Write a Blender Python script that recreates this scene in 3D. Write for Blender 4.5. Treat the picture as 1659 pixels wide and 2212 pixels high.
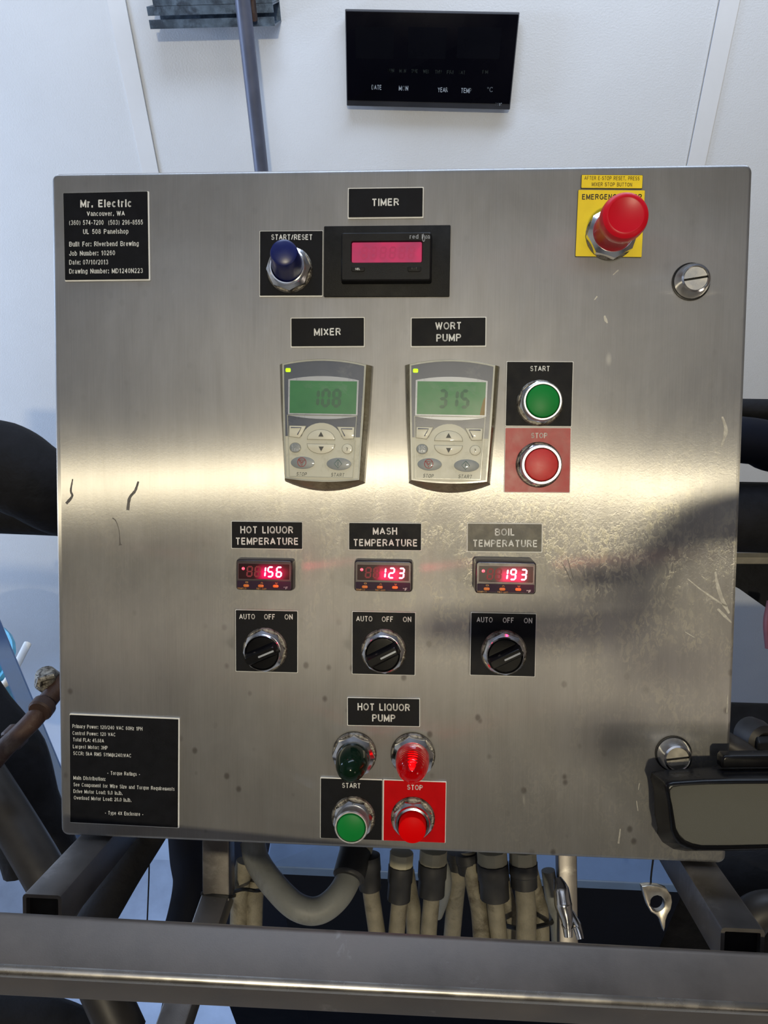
import bpy, math, random
from math import sin, cos, pi, radians, hypot
from mathutils import Vector, Matrix
random.seed(7)
for o in list(bpy.data.objects):
    bpy.data.objects.remove(o)
SC = bpy.context.scene
COL = SC.collection

# ------------------------------------------------------------------ camera, world, lights, exposure
TH = radians(34.1)                       # the enclosure leans back by this much
SX, CX_ = sin(TH), cos(TH)
MP = Matrix(((1, 0, 0, 0), (0, SX, -CX_, 0), (0, CX_, SX, 1.15), (0, 0, 0, 1)))   # panel frame -> room
F, PX0, PY0 = 1661.0, 829.5, 1106.0
R0 = Vector((0.9978403551185252, 0.0110331255207233, -0.06475257398883355))
R1 = Vector((0.014880262376590342, -0.9981331729814417, 0.059234675533873134))
R2 = Vector((-0.06397814852384547, -0.06007028496056401, -0.9961417355859644))
CP = Vector((0.04039177757411943, 0.04653647744226824, 0.6830485051964695))
MP3 = MP.to_3x3()
CW = MP @ CP
cam = bpy.data.cameras.new('camera')
cam.sensor_fit = 'HORIZONTAL'; cam.sensor_width = 36; cam.lens = 36 * F / 1659
cam.clip_start = 0.01
camo = bpy.data.objects.new('camera', cam); COL.objects.link(camo); SC.camera = camo
ax, ay, az = MP3 @ R0, -(MP3 @ R1), -(MP3 @ R2)
camo.matrix_world = Matrix(((ax.x, ay.x, az.x, CW.x), (ax.y, ay.y, az.y, CW.y), (ax.z, ay.z, az.z, CW.z), (0, 0, 0, 1)))

w = bpy.data.worlds.new('world'); SC.world = w; w.use_nodes = True
w.node_tree.nodes['Background'].inputs[0].default_value = (0.35, 0.4, 0.5, 1)
w.node_tree.nodes['Background'].inputs[1].default_value = 0.05
SC.view_settings.view_transform = 'Standard'
SC.view_settings.look = 'None'
SC.view_settings.exposure = 0.0
SC.view_settings.gamma = 1.0
SC.view_settings.use_curve_mapping = False

def P(px, py, h=0.0):
    """panel-frame point under a photograph pixel, on the plane h in front of the door"""
    d = R0 * ((px - PX0) / F) + R1 * ((py - PY0) / F) + R2
    return CP + d * ((h - CP.z) / d.z)
def WD(px, py, z):
    d = R0 * ((px - PX0) / F) + R1 * ((py - PY0) / F) + R2
    return MP @ (CP + d * z)
def WY(px, py, y):
    d = MP3 @ (R0 * ((px - PX0) / F) + R1 * ((py - PY0) / F) + R2)
    return CW + d * ((y - CW.y) / d.y)

def light(kind, name, loc, power, col, size=0.1, size_y=None, target=None, spot=None, blend=0.5):
    l = bpy.data.lights.new(name, kind); l.energy = power; l.color = col
    if kind == 'AREA':
        l.size = size
        if size_y: l.shape = 'RECTANGLE'; l.size_y = size_y
    else:
        l.shadow_soft_size = size
    if kind == 'SPOT': l.spot_size = spot; l.spot_blend = blend
    o = bpy.data.objects.new(name, l); COL.objects.link(o); o.location = loc
    if target is not None:
        o.rotation_euler = (Vector(target) - Vector(loc)).to_track_quat('-Z', 'Y').to_euler()
    return o
# the warm work light behind the photographer, seen as the bright band in the brushed steel
bd = P(1020, 1088)
vin = (bd - CP).normalized(); vr = Vector((vin.x, vin.y, -vin.z))
LAMP = MP @ (bd + vr * 3.6)
light('AREA', 'work_lamp_light', LAMP, 56, (1.0, 0.88, 0.62), 0.15, 0.09, target=(0, 0, 1.15))
# cool daylight from the side opening, added wall fills, blue glow below
light('AREA', 'side_daylight', (-2.35, 0.66, 1.55), 20, (0.50, 0.68, 1.0), 0.4, 0.5, target=(0.0, 1.33, 1.3))
light('AREA', 'wall_fill_light', (0.25, 0.74, 2.45), 22, (0.62, 0.76, 1.0), 1.6, 0.3, target=(-0.05, 1.33, 0.9))  # unseen fill added to brighten the back wall
light('AREA', 'hall_cool_light', (0.0, -2.4, 3.4), 9, (0.62, 0.74, 1.0), 3.0, 2.0, target=(0.0, -1.9, 0.0))  # broad cool area light above the deck, aimed down
light('AREA', 'low_blue_light', (-1.1, 0.35, -0.9), 12, (0.34, 0.55, 1.0), 0.8, 0.8, target=(-0.6, 0.9, -2.0))
light('AREA', 'lower_wall_fill', (-2.7, 0.6, 0.45), 21, (0.55, 0.70, 1.0), 0.8, 0.8, target=(-1.0, 1.33, 0.3))  # unseen fill added to brighten the lower left of the wall

light('AREA', 'side_warm_fill', (2.3, -2.6, 1.5), 6, (1.0, 0.86, 0.70), 0.6, 0.6, target=(0.3, 0, 1.0))  # unseen warm fill added to lift the lower right of the door

# ------------------------------------------------------------------ materials
def new_mat(name):
    m = bpy.data.materials.new(name); m.use_nodes = True
    nt = m.node_tree; b = nt.nodes['Principled BSDF']
    return m, nt, b
def N(nt, t, **kw):
    n = nt.nodes.new(t)
    for k, v in kw.items():
        if k in n.inputs: n.inputs[k].default_value = v
        else: setattr(n, k, v)
    return n
def L(nt, a, b): nt.links.new(a, b)
def c4(c): return (c[0], c[1], c[2], 1)
def srgb(r, g, b):
    f = lambda v: (v / 255 / 12.92) if v / 255 <= 0.04045 else ((v / 255 + 0.055) / 1.055) ** 2.4
    return (f(r), f(g), f(b))
def noise(nt, scale, detail=4, rough=0.6, vec=None, dist=0.0):
    n = N(nt, 'ShaderNodeTexNoise'); n.inputs['Scale'].default_value = scale
    n.inputs['Detail'].default_value = detail; n.inputs['Roughness'].default_value = rough
    n.inputs['Distortion'].default_value = dist
    if vec is not None: L(nt, vec, n.inputs['Vector'])
    return n
def ramp(nt, fac, p0, c0, p1, c1):
    r = N(nt, 'ShaderNodeValToRGB'); e = r.color_ramp.elements
    e[0].position = p0; e[0].color = c4(c0) if not isinstance(c0, float) else (c0, c0, c0, 1)
    e[1].position = p1; e[1].color = c4(c1) if not isinstance(c1, float) else (c1, c1, c1, 1)
    L(nt, fac, r.inputs[0]); return r
def mixc(nt, fac, a, b, blend='MIX'):
    m = N(nt, 'ShaderNodeMix', data_type='RGBA', blend_type=blend)
    for s, v in ((0, fac), (6, a), (7, b)):
        if hasattr(v, 'node'): L(nt, v, m.inputs[s])
        elif s == 0: m.inputs[0].default_value = v
        else: m.inputs[s].default_value = c4(v)
    return m.outputs[2]
def mathn(nt, op, a, b=0.0, c=None):
    m = N(nt, 'ShaderNodeMath', operation=op)
    for i, v in enumerate((a, b) if c is None else (a, b, c)):
        if hasattr(v, 'node'): L(nt, v, m.inputs[i])
        else: m.inputs[i].default_value = v
    return m.outputs[0]
def pm(name, col, rough=0.5, metal=0.0, var=0.15, vs=60, bump=0.0, bs=300, coat=0.0, emit=None, es=0.0, dirt=None, dth=(0.5, 0.7), spec=0.5):
    m, nt, b = new_mat(name)
    tc = N(nt, 'ShaderNodeTexCoord')
    n1 = noise(nt, vs, 5, 0.6, tc.outputs['Object'])
    lo = tuple(max(0, c * (1 - var)) for c in col); hi = tuple(min(1, c * (1 + var)) for c in col)
    r = ramp(nt, n1.outputs['Fac'], 0.3, lo, 0.7, hi); colout = r.outputs[0]
    if dirt:
        n2 = noise(nt, vs * 0.6, 6, 0.7, tc.outputs['Object'], 0.4)
        rr = ramp(nt, n2.outputs['Fac'], dth[0], 0.0, dth[1], 1.0)
        colout = mixc(nt, rr.outputs[0], colout, dirt)
    L(nt, colout, b.inputs['Base Color'])
    rr = ramp(nt, n1.outputs['Fac'], 0.3, max(0.02, rough - 0.06), 0.7, min(1.0, rough + 0.06)); L(nt, rr.outputs[0], b.inputs['Roughness'])
    b.inputs['Metallic'].default_value = metal
    b.inputs['Coat Weight'].default_value = coat
    b.inputs['Specular IOR Level'].default_value = spec
    if bump:
        nb = noise(nt, bs, 3, 0.6, tc.outputs['Object'])
        bp = N(nt, 'ShaderNodeBump'); bp.inputs['Strength'].default_value = bump; bp.inputs['Distance'].default_value = 0.002
        L(nt, nb.outputs['Fac'], bp.inputs['Height']); L(nt, bp.outputs[0], b.inputs['Normal'])
    if emit:
        b.inputs['Emission Color'].default_value = c4(emit); b.inputs['Emission Strength'].default_value = es
    return m

def steel_door():
    m, nt, b = new_mat('brushed_stainless_steel')
    uv = N(nt, 'ShaderNodeUVMap'); u = uv.outputs[0]
    sep = N(nt, 'ShaderNodeSeparateXYZ'); L(nt, u, sep.inputs[0]); X, Y = sep.outputs[0], sep.outputs[1]
    def mapped(sx, sy, off=0.0):
        mp = N(nt, 'ShaderNodeMapping'); mp.inputs['Scale'].default_value = (sx, sy, 1); mp.inputs['Location'].default_value = (off, off * 1.7, off)
        L(nt, u, mp.inputs[0]); return mp.outputs[0]
    cloud = noise(nt, 9, 6, 0.62, mapped(1, 0.7), 0.6)
    brush = noise(nt, 1, 4, 0.7, mapped(900, 14))
    streak = noise(nt, 1, 5, 0.65, mapped(70, 9, 3.1), 0.5)
    worms = noise(nt, 190, 5, 0.68, mapped(1, 0.6), 1.3)
    blot = noise(nt, 26, 6, 0.7, mapped(1, 0.55, 5.5), 0.8)
    base = ramp(nt, cloud.outputs['Fac'], 0.3, (0.33, 0.325, 0.325), 0.7, (0.51, 0.50, 0.49)).outputs[0]
    base = mixc(nt, ramp(nt, streak.outputs['Fac'], 0.35, 0.0, 0.75, 0.45).outputs[0], base, (0.30, 0.28, 0.26))
    base = mixc(nt, ramp(nt, brush.outputs['Fac'], 0.35, 0.0, 0.7, 0.22).outputs[0], base, (0.60, 0.59, 0.57))
    # hard-water scale: across the middle of the door and down its latch side
    dy = mathn(nt, 'ABSOLUTE', mathn(nt, 'ADD', Y, 0.045))
    band = mathn(nt, 'SUBTRACT', 1.0, mathn(nt, 'MULTIPLY', dy, 11.0))
    band = mathn(nt, 'MAXIMUM', band, 0.0)
    side = mathn(nt, 'MULTIPLY', mathn(nt, 'MAXIMUM', mathn(nt, 'SUBTRACT', X, 0.02), 0.0), 2.0)
    low = mathn(nt, 'MAXIMUM', mathn(nt, 'SUBTRACT', 0.16, Y), 0.0)
    side = mathn(nt, 'MULTIPLY', side, mathn(nt, 'MINIMUM', mathn(nt, 'MULTIPLY', low, 2.6), 0.75))
    xr = mathn(nt, 'MINIMUM', mathn(nt, 'MAXIMUM', mathn(nt, 'MULTIPLY', mathn(nt, 'ADD', X, 0.2), 4.0), 0.12), 1.0)
    region = mathn(nt, 'MINIMUM', mathn(nt, 'ADD', mathn(nt, 'MULTIPLY', band, xr), side), 1.0)
    wl = ramp(nt, worms.outputs['Fac'], 0.48, 0.0, 0.56, 1.0).outputs[0]
    bl = ramp(nt, blot.outputs['Fac'], 0.42, 0.0, 0.66, 1.0).outputs[0]
    scale = mathn(nt, 'MULTIPLY', mathn(nt, 'MULTIPLY', wl, bl), region)
    scale = mathn(nt, 'MULTIPLY', scale, 0.85)
    base = mixc(nt, scale, base, (0.66, 0.64, 0.56))
    # dried specks
    vo = N(nt, 'ShaderNodeTexVoronoi'); vo.inputs['Scale'].default_value = 52; L(nt, mapped(1, 0.8, 1.3), vo.inputs['Vector'])
    keep = ramp(nt, noise(nt, 7, 3, 0.6, mapped(1, 1, 9.0)).outputs['Fac'], 0.40, 0.0, 0.52, 1.0).outputs[0]
    spot = mathn(nt, 'MULTIPLY', ramp(nt, vo.outputs['Distance'], 0.08, 1.0, 0.17, 0.0).outputs[0], keep)
    lowm = mathn(nt, 'MINIMUM', mathn(nt, 'MAXIMUM', mathn(nt, 'MULTIPLY', mathn(nt, 'SUBTRACT', -0.06, Y), 12.0), 0.15), 1.0)
    spot = mathn(nt, 'MULTIPLY', spot, lowm)
    base = mixc(nt, mathn(nt, 'MULTIPLY', spot, 0.6), base, (0.10, 0.08, 0.07))
    vo2 = N(nt, 'ShaderNodeTexVoronoi'); vo2.inputs['Scale'].default_value = 30; L(nt, mapped(1, 0.45, 7.7), vo2.inputs['Vector'])
    lit = mathn(nt, 'MULTIPLY', ramp(nt, vo2.outputs['Distance'], 0.03, 1.0, 0.09, 0.0).outputs[0], ramp(nt, blot.outputs['Fac'], 0.52, 0.0, 0.58, 1.0).outputs[0])
    base = mixc(nt, mathn(nt, 'MULTIPLY', lit, 0.6), base, (0.72, 0.70, 0.64))
    L(nt, base, b.inputs['Base Color'])
    met = mathn(nt, 'SUBTRACT', 1.0, mathn(nt, 'MULTIPLY', scale, 0.6)); 
    met = mathn(nt, 'MULTIPLY', met, 0.94)
    L(nt, met, b.inputs['Metallic'])
    b.inputs['Roughness'].default_value = 0.52
    bp = N(nt, 'ShaderNodeBump'); bp.inputs['Strength'].default_value = 0.22; bp.inputs['Distance'].default_value = 0.0004
    fine = noise(nt, 420, 2, 0.5, mapped(1, 0.8, 2.2), 1.0)
    film = mathn(nt, 'MULTIPLY', fine.outputs['Fac'], mathn(nt, 'ADD', 0.10, mathn(nt, 'MULTIPLY', region, 0.55)))
    hh = mathn(nt, 'ADD', mathn(nt, 'ADD', mathn(nt, 'MULTIPLY', brush.outputs['Fac'], 0.07), film), mathn(nt, 'MULTIPLY', scale, 0.45))
    L(nt, hh, bp.inputs['Height']); L(nt, bp.outputs[0], b.inputs['Normal'])
    # the brushing: grooves run up the door, so a light is drawn out sideways into a thin band
    tan = N(nt, 'ShaderNodeTangent', direction_type='UV_MAP')
    g = N(nt, 'ShaderNodeBsdfAnisotropic'); g.distribution = 'GGX'
    L(nt, mixc(nt, 0.35, base, (0.62, 0.61, 0.58)), g.inputs['Color'])
    L(nt, mixc(nt, mathn(nt, 'MULTIPLY', scale, 0.75), mixc(nt, 0.35, base, (0.62, 0.61, 0.58)), (1.0, 0.93, 0.62)), g.inputs['Color'])
    L(nt, ramp(nt, cloud.outputs['Fac'], 0.3, 0.36, 0.7, 0.42).outputs[0], g.inputs['Roughness'])
    g.inputs['Anisotropy'].default_value = -0.80
    L(nt, tan.outputs[0], g.inputs['Tangent']); L(nt, bp.outputs[0], g.inputs['Normal'])
    mx = N(nt, 'ShaderNodeMixShader'); mx.inputs[0].default_value = 0.5
    L(nt, b.outputs[0], mx.inputs[1]); L(nt, g.outputs[0], mx.inputs[2])
    L(nt, mx.outputs[0], nt.nodes['Material Output'].inputs[0])
    return m

M = {}
M['steel'] = steel_door()
M['steel2'] = pm('dull_stainless_tube', (0.17, 0.158, 0.150), 0.42, 0.85, 0.22, 18, 0.04, 900, dirt=(0.33, 0.315, 0.30), dth=(0.60, 0.75))
M['railsteel'] = pm('scuffed_rail_steel', (0.142, 0.124, 0.110), 0.50, 0.75, 0.25, 14, 0.03, 900, dirt=(0.30, 0.285, 0.27), dth=(0.60, 0.72))
M['edgesteel'] = pm('edge_highlight_steel', (0.44, 0.42, 0.39), 0.26, 1.0, 0.12, 40)  # paler, shinier steel painted as the lamp's highlight on the rail edge
M['chrome'] = pm('worn_chrome', (0.70, 0.71, 0.74), 0.16, 1.0, 0.10, 120)
M['chrome_dull'] = pm('satin_aluminium_ring', (0.66, 0.66, 0.67), 0.40, 0.9, 0.08, 300, dirt=(0.4, 0.38, 0.33), dth=(0.62, 0.75))
M['washer'] = pm('grimy_washer', (0.30, 0.28, 0.24), 0.4, 0.75, 0.4, 260, 0.4, 700, dirt=(0.06, 0.05, 0.04), dth=(0.45, 0.62))
M['black_plate'] = pm('black_engraving_stock', (0.0055, 0.006, 0.0085), 0.5, 0, 0.25, 90, 0.05, 900, spec=0.14)
M['black_film'] = pm('black_plate_with_scale_film', (0.085, 0.082, 0.07), 0.5, 0.0, 0.35, 120, dirt=(0.14, 0.13, 0.10), dth=(0.42, 0.6))
M['white'] = pm('white_engraved_core', srgb(232, 232, 228), 0.5, 0, 0.05, 200)
M['red_plate'] = pm('red_engraving_stock', srgb(196, 2, 12), 0.45, 0, 0.10, 60, spec=0.08)
M['red_plate_worn'] = pm('red_plate_clouded_by_scale', srgb(172, 38, 42), 0.42, 0, 0.15, 60, dirt=srgb(190, 70, 68), dth=(0.5, 0.75))
M['yellow'] = pm('yellow_engraving_stock', srgb(246, 216, 10), 0.45, 0, 0.06, 60)
M['black_core'] = pm('black_core', (0.012, 0.012, 0.014), 0.5)
M['ink'] = pm('black_lettering', (0.02, 0.02, 0.02), 0.6)
M['ink_olive'] = pm('faded_olive_lettering', srgb(110, 96, 20), 0.6)
M['black'] = pm('black_plastic', (0.007, 0.007, 0.008), 0.42, 0, 0.3, 80, 0.05, 900, spec=0.22)
M['black_gloss'] = pm('glossy_black_plastic', (0.004, 0.004, 0.005), 0.25, 0, 0.2, 20, spec=0.22)
M['black_dull'] = pm('dusty_black_plastic', (0.012, 0.012, 0.012), 0.55, 0, 0.35, 120, 0.1, 900, spec=0.2)
M['green'] = pm('green_button_plastic', srgb(14, 132, 56), 0.42, 0, 0.05, 40, spec=0.2)
M['red'] = pm('red_button_plastic', srgb(236, 0, 4), 0.45, 0, 0.04, 40, spec=0.06)
M['red_worn'] = pm('faded_red_button', srgb(205, 52, 52), 0.42, 0, 0.08, 160)
M['red_mush'] = pm('red_mushroom_plastic', srgb(206, 8, 34), 0.36, 0, 0.04, 40, spec=0.3)
M['blue'] = pm('dark_blue_rubber', srgb(14, 26, 92), 0.33, 0, 0.1, 60, dirt=srgb(30, 42, 110), dth=(0.6, 0.8))
M['cable'] = pm('grimy_grey_cable_jacket', srgb(126, 120, 104), 0.6, 0, 0.22, 60, 0.3, 500, dirt=srgb(72, 64, 50), dth=(0.52, 0.72))
M['conduit'] = pm('grey_liquid_tight_conduit', srgb(120, 122, 120), 0.5, 0, 0.12, 30, 0.1, 300, dirt=srgb(82, 80, 76), dth=(0.5, 0.8))
M['gland'] = pm('black_cable_gland', (0.02, 0.02, 0.022), 0.5, 0, 0.3, 60)
M['gland_nut'] = pm('cream_gland_nut', srgb(168, 162, 140), 0.55, 0, 0.1, 60)
M['foam'] = pm('black_foam_insulation', (0.009, 0.009, 0.011), 0.75, 0, 0.5, 25, 0.9, 60, spec=0.2)
M['rust'] = pm('rusty_brown_pipe', srgb(66, 46, 38), 0.6, 0.2, 0.35, 40, 0.3, 200, dirt=srgb(98, 84, 74), dth=(0.55, 0.7))
M['darksteel'] = pm('dark_painted_steel', (0.030, 0.027, 0.026), 0.5, 0.3, 0.3, 30)
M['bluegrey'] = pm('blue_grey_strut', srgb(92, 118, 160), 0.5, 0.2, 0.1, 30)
M['galv'] = pm('galvanised_strut', srgb(104, 120, 136), 0.45, 0.6, 0.3, 40, 0.2, 200, dirt=srgb(70, 80, 92), dth=(0.45, 0.6))
M['rod'] = pm('grey_conduit_pipe', srgb(96, 100, 116), 0.45, 0.35, 0.08, 40)
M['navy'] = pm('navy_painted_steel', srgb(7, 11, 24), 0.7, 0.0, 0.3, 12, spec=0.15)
M['wallp'] = pm('white_pebbled_wall_panel', (0.78, 0.79, 0.80), 0.50, 0, 0.02, 6, 0.25, 260)
M['trim'] = pm('white_panel_joint_trim', (0.84, 0.84, 0.84), 0.4, 0, 0.02, 10)
M['concrete'] = pm('concrete_floor', (0.36, 0.38, 0.42), 0.6, 0, 0.25, 3, 0.2, 60)
M['ceil'] = pm('grey_ceiling', (0.40, 0.41, 0.44), 0.8, 0, 0.08, 3)
M['brownwall'] = pm('warm_brown_far_wall', (0.26, 0.21, 0.17), 0.8, 0, 0.12, 3)
M['casegrey'] = pm('grey_rubber_face', srgb(84, 84, 78), 0.7, 0, 0.06, 60, 0.2, 900)
M['wrench'] = pm('satin_wrench_steel', (0.62, 0.58, 0.50), 0.30, 1.0, 0.12, 60)
M['beige'] = pm('beige_strip', srgb(140, 134, 120), 0.6)
M['teal'] = pm('pale_blue_plastic', srgb(90, 170, 200), 0.4)
M['pink'] = pm('dull_pink_plastic', srgb(120, 60, 66), 0.5)
# keypad
M['cover'] = pm('smoky_clear_cover_rim', srgb(120, 114, 92), 0.22, 0, 0.25, 60, coat=0.6, dirt=srgb(72, 64, 46), dth=(0.5, 0.7))
M['kp_rim'] = pm('grey_white_housing_rim', srgb(176, 176, 162), 0.25, 0, 0.08, 60, coat=0.5)
M['kp_dark'] = pm('slate_grey_keypad_face', srgb(76, 82, 96), 0.3, 0, 0.08, 40, coat=0.3, dirt=srgb(112, 116, 120), dth=(0.6, 0.8))
M['kp_beige'] = pm('cream_keypad_face', srgb(200, 198, 180), 0.4, 0, 0.05, 60, coat=0.5, dirt=srgb(150, 146, 120), dth=(0.56, 0.8))
M['kp_key'] = pm('cream_key', srgb(216, 213, 194), 0.4, 0, 0.05, 60, coat=0.4)
M['kp_silver'] = pm('silver_display_surround', srgb(172, 176, 182), 0.3, 0.1, 0.04, 60, coat=0.5)
M['kp_grey'] = pm('grey_key', srgb(132, 138, 140), 0.4, 0, 0.06, 60, coat=0.4)
M['kp_line'] = pm('grey_key_outline', srgb(140, 138, 122), 0.5)
M['kp_navy'] = pm('navy_key_mark', srgb(56, 66, 96), 0.5)
M['kp_ink'] = pm('keypad_print', srgb(60, 62, 62), 0.5)
M['kp_inkg'] = pm('grey_keypad_print', srgb(104, 106, 100), 0.5)
M['kp_red'] = pm('red_stop_symbol', srgb(164, 66, 66), 0.5)
M['kp_green'] = pm('green_start_symbol', srgb(82, 112, 108), 0.5)
M['lcd'] = pm('green_display_glass', srgb(26, 120, 62), 0.35, 0, 0.10, 50, coat=0.25, dirt=srgb(86, 130, 100), dth=(0.58, 0.8))
M['lcd_seg'] = pm('display_segment', srgb(40, 96, 68), 0.4)
M['led_green'] = pm('lit_green_led', (0.3, 0.8, 0.0), 0.4, emit=(0.52, 1.0, 0.0), es=1.1)
M['amber_scale'] = pm('amber_scale_deposit', srgb(128, 104, 40), 0.4)
# temperature controllers
M['tc_case'] = pm('dark_controller_case', (0.022, 0.014, 0.018), 0.35, 0, 0.3, 100, coat=0.3)
M['tc_strip'] = pm('purple_black_controller_strip', srgb(46, 28, 50), 0.5, 0, 0.08, 60, spec=0.15)
M['tc_rim'] = pm('grey_window_rim', srgb(72, 46, 54), 0.35, 0, 0.1, 60)
M['orange'] = pm('orange_rubber_key', srgb(222, 118, 34), 0.5)
M['amber_ink'] = pm('amber_print', srgb(190, 140, 70), 0.5)
M['seg_on'] = pm('lit_red_segment', (1, .2, .3), 0.4, var=0.0, emit=(1.0, 0.32, 0.42), es=3.4)
M['seg_off'] = pm('unlit_red_segment', srgb(128, 58, 62), 0.4, emit=(0.05, 0.006, 0.009), es=1.0, spec=0.1)
M['seg_small'] = pm('small_lit_red_dot', (1, .05, .1), 0.4, var=0.0, emit=(1.0, 0.02, 0.10), es=1.2)
M['seg_ink'] = pm('pale_pink_print', srgb(255, 170, 180), 0.4, emit=(1, .5, .55), es=0.8)
def glow_window(cx, cy, rx, ry, name, base, glow, s, floor_=0.0):
    """back-lit window of a display: the lit diffuser is brightest behind the lit digits"""
    m, nt, b = new_mat(name)
    uv = N(nt, 'ShaderNodeUVMap'); sep = N(nt, 'ShaderNodeSeparateXYZ'); L(nt, uv.outputs[0], sep.inputs[0])
    dx = mathn(nt, 'MAXIMUM', mathn(nt, 'SUBTRACT', mathn(nt, 'ABSOLUTE', mathn(nt, 'SUBTRACT', sep.outputs[0], cx)), rx), 0.0)
    dy = mathn(nt, 'MAXIMUM', mathn(nt, 'SUBTRACT', mathn(nt, 'ABSOLUTE', mathn(nt, 'SUBTRACT', sep.outputs[1], cy)), ry), 0.0)
    d = mathn(nt, 'SQRT', mathn(nt, 'ADD', mathn(nt, 'MULTIPLY', dx, dx), mathn(nt, 'MULTIPLY', dy, dy)))
    g = mathn(nt, 'POWER', mathn(nt, 'MAXIMUM', mathn(nt, 'SUBTRACT', 1.0, mathn(nt, 'MULTIPLY', d, 1 / 0.0095)), 0.0), 2.0)
    n = noise(nt, 220, 3, 0.6, uv.outputs[0])
    g = mathn(nt, 'ADD', mathn(nt, 'MULTIPLY', g, mathn(nt, 'ADD', 0.8, mathn(nt, 'MULTIPLY', n.outputs['Fac'], 0.4))), floor_)
    b.inputs['Base Color'].default_value = c4(base); b.inputs['Roughness'].default_value = 0.3; b.inputs['Specular IOR Level'].default_value = 0.15
    b.inputs['Emission Color'].default_value = c4(glow)
    L(nt, mathn(nt, 'MULTIPLY', g, s), b.inputs['Emission Strength'])
    return m
M['tc_win'] = glow_window(0.0052, 0.001, 0.006, 0.002, 'red_lit_controller_window', srgb(50, 24, 30), (1.0, 0.0, 0.10), 1.1)
def timer_lcd():
    m, nt, b = new_mat('magenta_backlit_display')
    tc = N(nt, 'ShaderNodeTexCoord')
    n = noise(nt, 60, 2, 0.5, tc.outputs['Object'])
    r = ramp(nt, n.outputs['Fac'], 0.35, (0.40, 0.02, 0.10), 0.65, (0.62, 0.012, 0.11))
    L(nt, r.outputs[0], b.inputs['Emission Color']); b.inputs['Emission Strength'].default_value = 0.72
    b.inputs['Base Color'].default_value = (0.1, 0.01, 0.02, 1); b.inputs['Roughness'].default_value = 0.3
    return m
M['timer_lcd'] = timer_lcd()
M['timer_seg'] = pm('dark_red_display_segment', srgb(80, 8, 34), 0.5, emit=(0.46, 0.015, 0.09), es=0.72)
def lens(name, col, em=None, es=0.0, trans=0.9, rough=0.12):
    m, nt, b = new_mat(name)
    tc = N(nt, 'ShaderNodeTexCoord')
    wv = N(nt, 'ShaderNodeTexWave', wave_type='BANDS', bands_direction='Z'); wv.inputs['Scale'].default_value = 110; L(nt, tc.outputs['Object'], wv.inputs[0])
    bp = N(nt, 'ShaderNodeBump'); bp.inputs['Strength'].default_value = 0.25 if em else 0.0; bp.inputs['Distance'].default_value = 0.0006
    b.inputs['Specular IOR Level'].default_value = 0.22
    L(nt, wv.outputs['Fac'], bp.inputs['Height']); L(nt, bp.outputs[0], b.inputs['Normal'])
    b.inputs['Base Color'].default_value = c4(col); b.inputs['Roughness'].default_value = rough
    b.inputs['Transmission Weight'].default_value = trans; b.inputs['IOR'].default_value = 1.40
    if em: b.inputs['Emission Color'].default_value = c4(em); b.inputs['Emission Strength'].default_value = es
    return m
M['lens_red'] = lens('lit_red_lens', (0.36, 0.0, 0.002), (1.0, 0.0, 0.006), 0.10, 0.80, 0.05)
M['lens_green'] = lens('unlit_dark_green_lens', (0.004, 0.016, 0.008), None, 0, 0.1, 0.12)
M['bulb'] = pm('lit_bulb', (1, .3, .2), 0.4, emit=(1.0, 0.24, 0.10), es=9)
M['clock_face'] = pm('black_acrylic_clock_face', (0.002, 0.002, 0.004), 0.25, 0, 0.1, 10, spec=0.06)
M['clock_seg'] = pm('unlit_clock_display', (0.0028, 0.003, 0.005), 0.30, 0, 0.1, 10, spec=0.06)
M['clock_ink'] = pm('white_clock_print', srgb(170, 178, 186), 0.5)
M['clock_dim'] = pm('dim_green_clock_print', srgb(16, 30, 30), 0.5)
M['clock_case'] = pm('dark_clock_case', (0.020, 0.021, 0.026), 0.35, 0, 0.2, 10)

# ------------------------------------------------------------------ mesh helpers
class MB:
    def __init__(s): s.v = []; s.f = []; s.mi = []
    def add(s, vs, fs, mi=0, T=None):
        b = len(s.v)
        s.v += [tuple(T @ Vector(v)) if T else tuple(v) for v in vs]
        s.f += [tuple(b + i for i in f) for f in fs]; s.mi += [mi] * len(fs)
        return s
    def build(s, name, mats, parent=None, smooth=35):
        me = bpy.data.meshes.new(name); me.from_pydata(s.v, [], s.f)
        if not isinstance(mats, (list, tuple)): mats = [mats]
        for m in mats: me.materials.append(M[m] if isinstance(m, str) else m)
        me.polygons.foreach_set('material_index', s.mi)
        uvl = me.uv_layers.new(name='UVMap')
        for lp in me.loops:
            c = s.v[lp.vertex_index]; uvl.data[lp.index].uv = (c[0], c[1])
        if smooth:
            me.polygons.foreach_set('use_smooth', [True] * len(me.polygons)); me.set_sharp_from_angle(angle=radians(smooth))
        me.update()
        o = bpy.data.objects.new(name, me); COL.objects.link(o)
        if parent: o.parent = parent
        return o

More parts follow.
